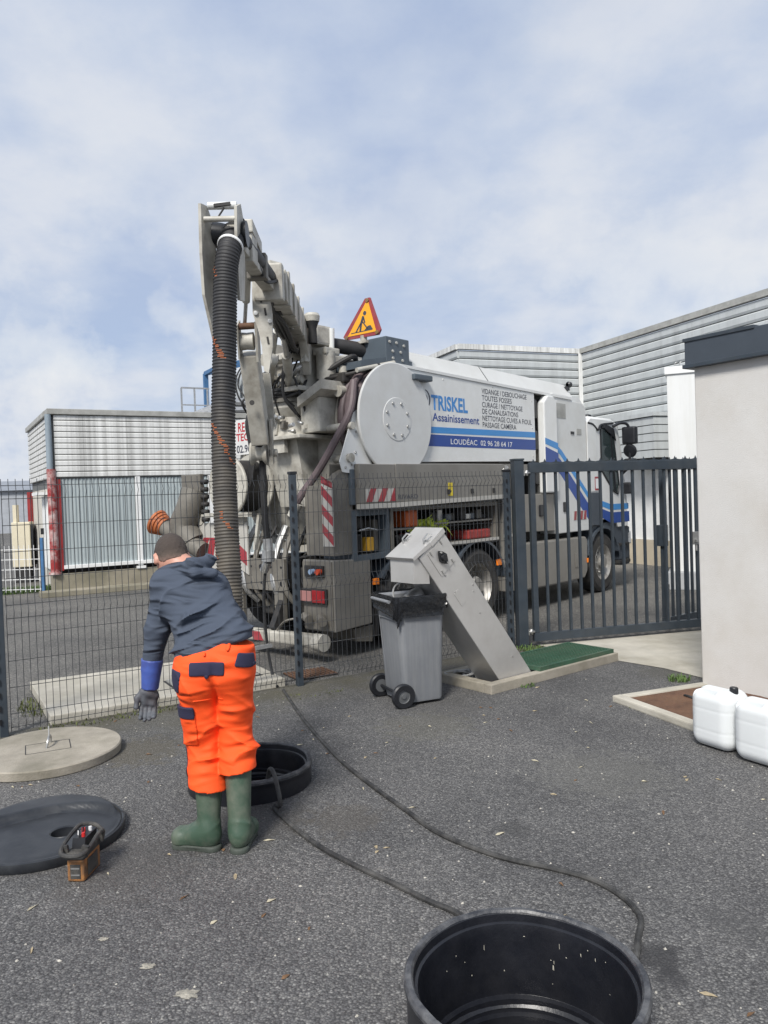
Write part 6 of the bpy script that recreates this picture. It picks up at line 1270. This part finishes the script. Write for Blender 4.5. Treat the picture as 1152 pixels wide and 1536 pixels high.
# gloves
def glove(wr,hand,tip,side,cufft,name,curl):
    wr=np.array(wr); hand=np.array(hand); dv=hand-wr; dv/=np.linalg.norm(dv); sv=np.cross(dv,np.array(side)); sv/=np.linalg.norm(sv); nv=np.cross(sv,dv)
    G=[]
    def f_(P):
        d=cap(P,wr+dv*.05,hand-dv*.035,.037,.036); 
        d=smin(d,smin(cap(P,hand+sv*.026,hand+sv*.022+dv*.035,.023,.020),cap(P,hand-sv*.026,hand-sv*.022+dv*.035,.023,.020),.03),.03)
        for i,(o,l) in enumerate(((.034,.068),(.012,.078),(-.011,.073),(-.033,.058))):
            a=hand+sv*o+dv*.045; b_=a+dv*l*.5+nv*.012*curl; c=b_+dv*l*.30+nv*l*.45*curl; e=c+nv*l*.35*curl-dv*l*.05
            fi=np.minimum(np.minimum(cap(P,a,b_,.0125,.012),cap(P,b_,c,.012,.0115)),cap(P,c,e,.0115,.0105)); d=smin(d,fi,.006)
        a=hand+sv*.030-dv*.03; b_=a+sv*.030+dv*.035+nv*.01; c=b_+dv*.045+nv*.012; d=smin(d,np.minimum(cap(P,a,b_,.020,.016),cap(P,b_,c,.016,.013)),.012)
        return d+.0015*np.sin(P[...,2]*120+P[...,0]*60)
    lo=np.minimum(wr,hand)-.15; hi=np.maximum(wr,hand)+.15; g_=nets(f_,lo,hi,.0042,name,M_glv,WK)
    def cf(P):
        h=((P-wr)@dv); d=cap(P,wr-dv*.02,wr+dv*cufft,.058,.044); d=d+fold(P,(.2,.1,1),60,.003,.7,1.); d=np.maximum(d,-(h+.012)); d=np.maximum(d,h-cufft); return d
    nets(cf,lo-.02,hi,.0055,'cuff',M_cuff,g_)
    return g_
glove(wrL,J(224,1045,4.05),None,(.25,-1.0,.1),.145,'glove',1.0)
glove(wrR,J(300,985,4.62),None,(0.2,-1.0,.3),.12,'glove',1.0)
# ---------------------------------------------------------------- loose bits, weeds
rng=random.Random(21)
b=B()
for k in range(750):
    y=1.4+rng.random()**1.4*6.2; x=rng.uniform(-.62,.62)*y*1.1+.0
    if any(math.hypot(x-r_[0],y-r_[1])<r_[2]+.02 for r_ in RING) or math.hypot(x+2.36,y-5.25)<.5 or math.hypot(x+1.815,y-3.95)<.42: continue
    if (x-FA.x)*-.5178+(y-FA.y)*.8555>-.06: continue
    s=rng.choice((.003,.004,.004,.005,.006,.007)); a=rng.random()*6.3; st=rng.uniform(.6,1.6)
    p=Vector((x,y,.004)); u_=Vector((math.cos(a),math.sin(a),0))*s*st; v_=Vector((-math.sin(a),math.cos(a),0))*s; h_=Vector((0,0,s*.8))
    b.mi=0 if rng.random()<.6 else 1
    b._add([p-u_,p-v_,p+u_*.9,p+v_,p+h_+u_*.2,p+h_-u_*.3],[(0,1,5),(1,4,5),(1,2,4),(2,3,4),(3,0,5),(3,5,4)])
o=tag(b.build('loose_chippings',[mat('pale_chip',(.42,.40,.35),.8,0,.2,50),mat('grey_chip',(.22,.215,.20),.8,0,.2,50)]),'pale stone chips and flakes scattered over the asphalt','gravel'); o['kind']='stuff'
b=B()
for k in range(130):
    y=1.7+rng.random()**1.2*5; x=rng.uniform(-.6,.55)*y
    if any(math.hypot(x-r_[0],y-r_[1])<r_[2]+.04 for r_ in RING) or math.hypot(x+2.36,y-5.25)<.5 or math.hypot(x+1.815,y-3.95)<.43: continue
    if (x-FA.x)*-.5178+(y-FA.y)*.8555>-.06: continue
    a=rng.random()*6.3; L0=rng.uniform(.012,.034); w0=rng.uniform(.003,.010); d_=Vector((math.cos(a),math.sin(a),0)); n_=Vector((-math.sin(a),math.cos(a),0)); p=Vector((x,y,.006))
    b.mi=rng.randrange(3)
    b._add([p-d_*L0,p-d_*L0*.3+n_*w0+Vector((0,0,.004)),p+d_*L0*.5+n_*w0*.8+Vector((0,0,.002)),p+d_*L0,p+d_*L0*.4-n_*w0+Vector((0,0,.005)),p-d_*L0*.4-n_*w0*.8],[(0,1,2,3,4,5)])
o=tag(b.build('leaf_litter',[mat('dry_leaf',(.34,.28,.18),.8,0,.25,60),mat('pale_straw',(.45,.41,.30),.8,0,.2,60),mat('brown_leaf',(.16,.09,.045),.8,0,.25,60)]),'small dry leaves and straw scattered on the asphalt','leaf litter'); o['kind']='stuff'
# cement splashes on the asphalt
for (u,v,rr_,lab) in ((280,1494,.035,'pale cement splash in the foreground, largest'),(222,1452,.022,'small grey cement splash left of the large one'),(155,1411,.017,'tiny cement splash farthest to the left')):
    c=gr(u,v,.0); b=B(); n=22; P=[c+Vector((math.cos(k*2*math.pi/n)*rr_*1.3,math.sin(k*2*math.pi/n)*rr_,0))*rng.uniform(.55,1.15)+Vector((0,0,0)) for k in range(n)]
    P=[Vector((p.x if False else c.x+(p.x-c.x),c.y+(p.y-c.y)*1.0,.0065)) for p in P]; b._add(P+[Vector((c.x,c.y,.011))],[(k,(k+1)%n,n) for k in range(n)])
    tag(b.build('cement_splash',mat('cement_splash',(.33,.31,.26),.9,0,.3,50,.5,150,dirt=(.09,.09,.085),damt=.9,dscale=60)),lab,'stain','cement splashes')
def tuft(name,cx,cy,rad,n,h,m,lab,z=0,elong=1.0,ang=0):
    b=B()
    for k in range(n):
        r_=rad*math.sqrt(rng.random()); a=rng.random()*6.3; dx,dy=r_*math.cos(a)*elong,r_*math.sin(a); x=cx+dx*math.cos(ang)-dy*math.sin(ang); y=cy+dx*math.sin(ang)+dy*math.cos(ang)
        t=rng.random()*6.3; hh=h*rng.uniform(.4,1.1); w_=rng.uniform(.002,.005)*(1+h*4); d_=Vector((math.cos(t),math.sin(t),0)); n_=Vector((-math.sin(t),math.cos(t),0)); p=Vector((x,y,z))
        b._add([p-n_*w_,p+n_*w_,p+d_*hh*.3+n_*w_*.9+Vector((0,0,hh*.7)),p+d_*hh*.3-n_*w_*.9+Vector((0,0,hh*.7)),p+d_*hh*.8+Vector((0,0,hh*.85))],[(0,1,2,3),(3,2,4)])
    o=tag(b.build(name,m),lab,'weeds'); o['kind']='stuff'; return o
M_w=mat('weed_green',(.075,.13,.03),.7,0,.35,30); M_w2=mat('moss_green',(.09,.105,.03),.8,0,.3,20)
M_w.node_tree.nodes['Principled BSDF'].inputs['Subsurface Weight'].default_value=0
tuft('weeds',1.52,8.22,.16,170,.06,M_w,'green weeds at the foot of the gate post')
tuft('weeds',2.52,6.72,.09,110,.06,M_w,'green weeds at the corner of the hut beside the rusty plate')
tuft('weeds',-2.1,6.22,.10,200,.035,M_w2,'moss and grass along the front edge of the concrete slab',elong=7,ang=R(30))
tuft('weeds',-3.0,6.6,.18,240,.06,M_w2,'grass and moss at the left end of the slab behind the fence',elong=2,ang=R(110))
_g=gr(42,888); tuft('weeds',_g.x,_g.y,.30,1500,.14,M_w,'green grass verge under the white mesh fence',elong=4,ang=R(30))
tuft('weeds',-.75,6.62,.10,70,.02,M_w2,'sparse moss in front of the middle fence post',elong=4,ang=R(31))
tuft('weeds',1.20,6.70,.05,60,.03,M_w,'small weeds growing against the pit kerb',elong=1.5,ang=R(38))
tuft('weeds',1.87,5.95,.04,40,.025,M_w2,'small weeds against the frame of the rusty plate',elong=2,ang=R(-69))
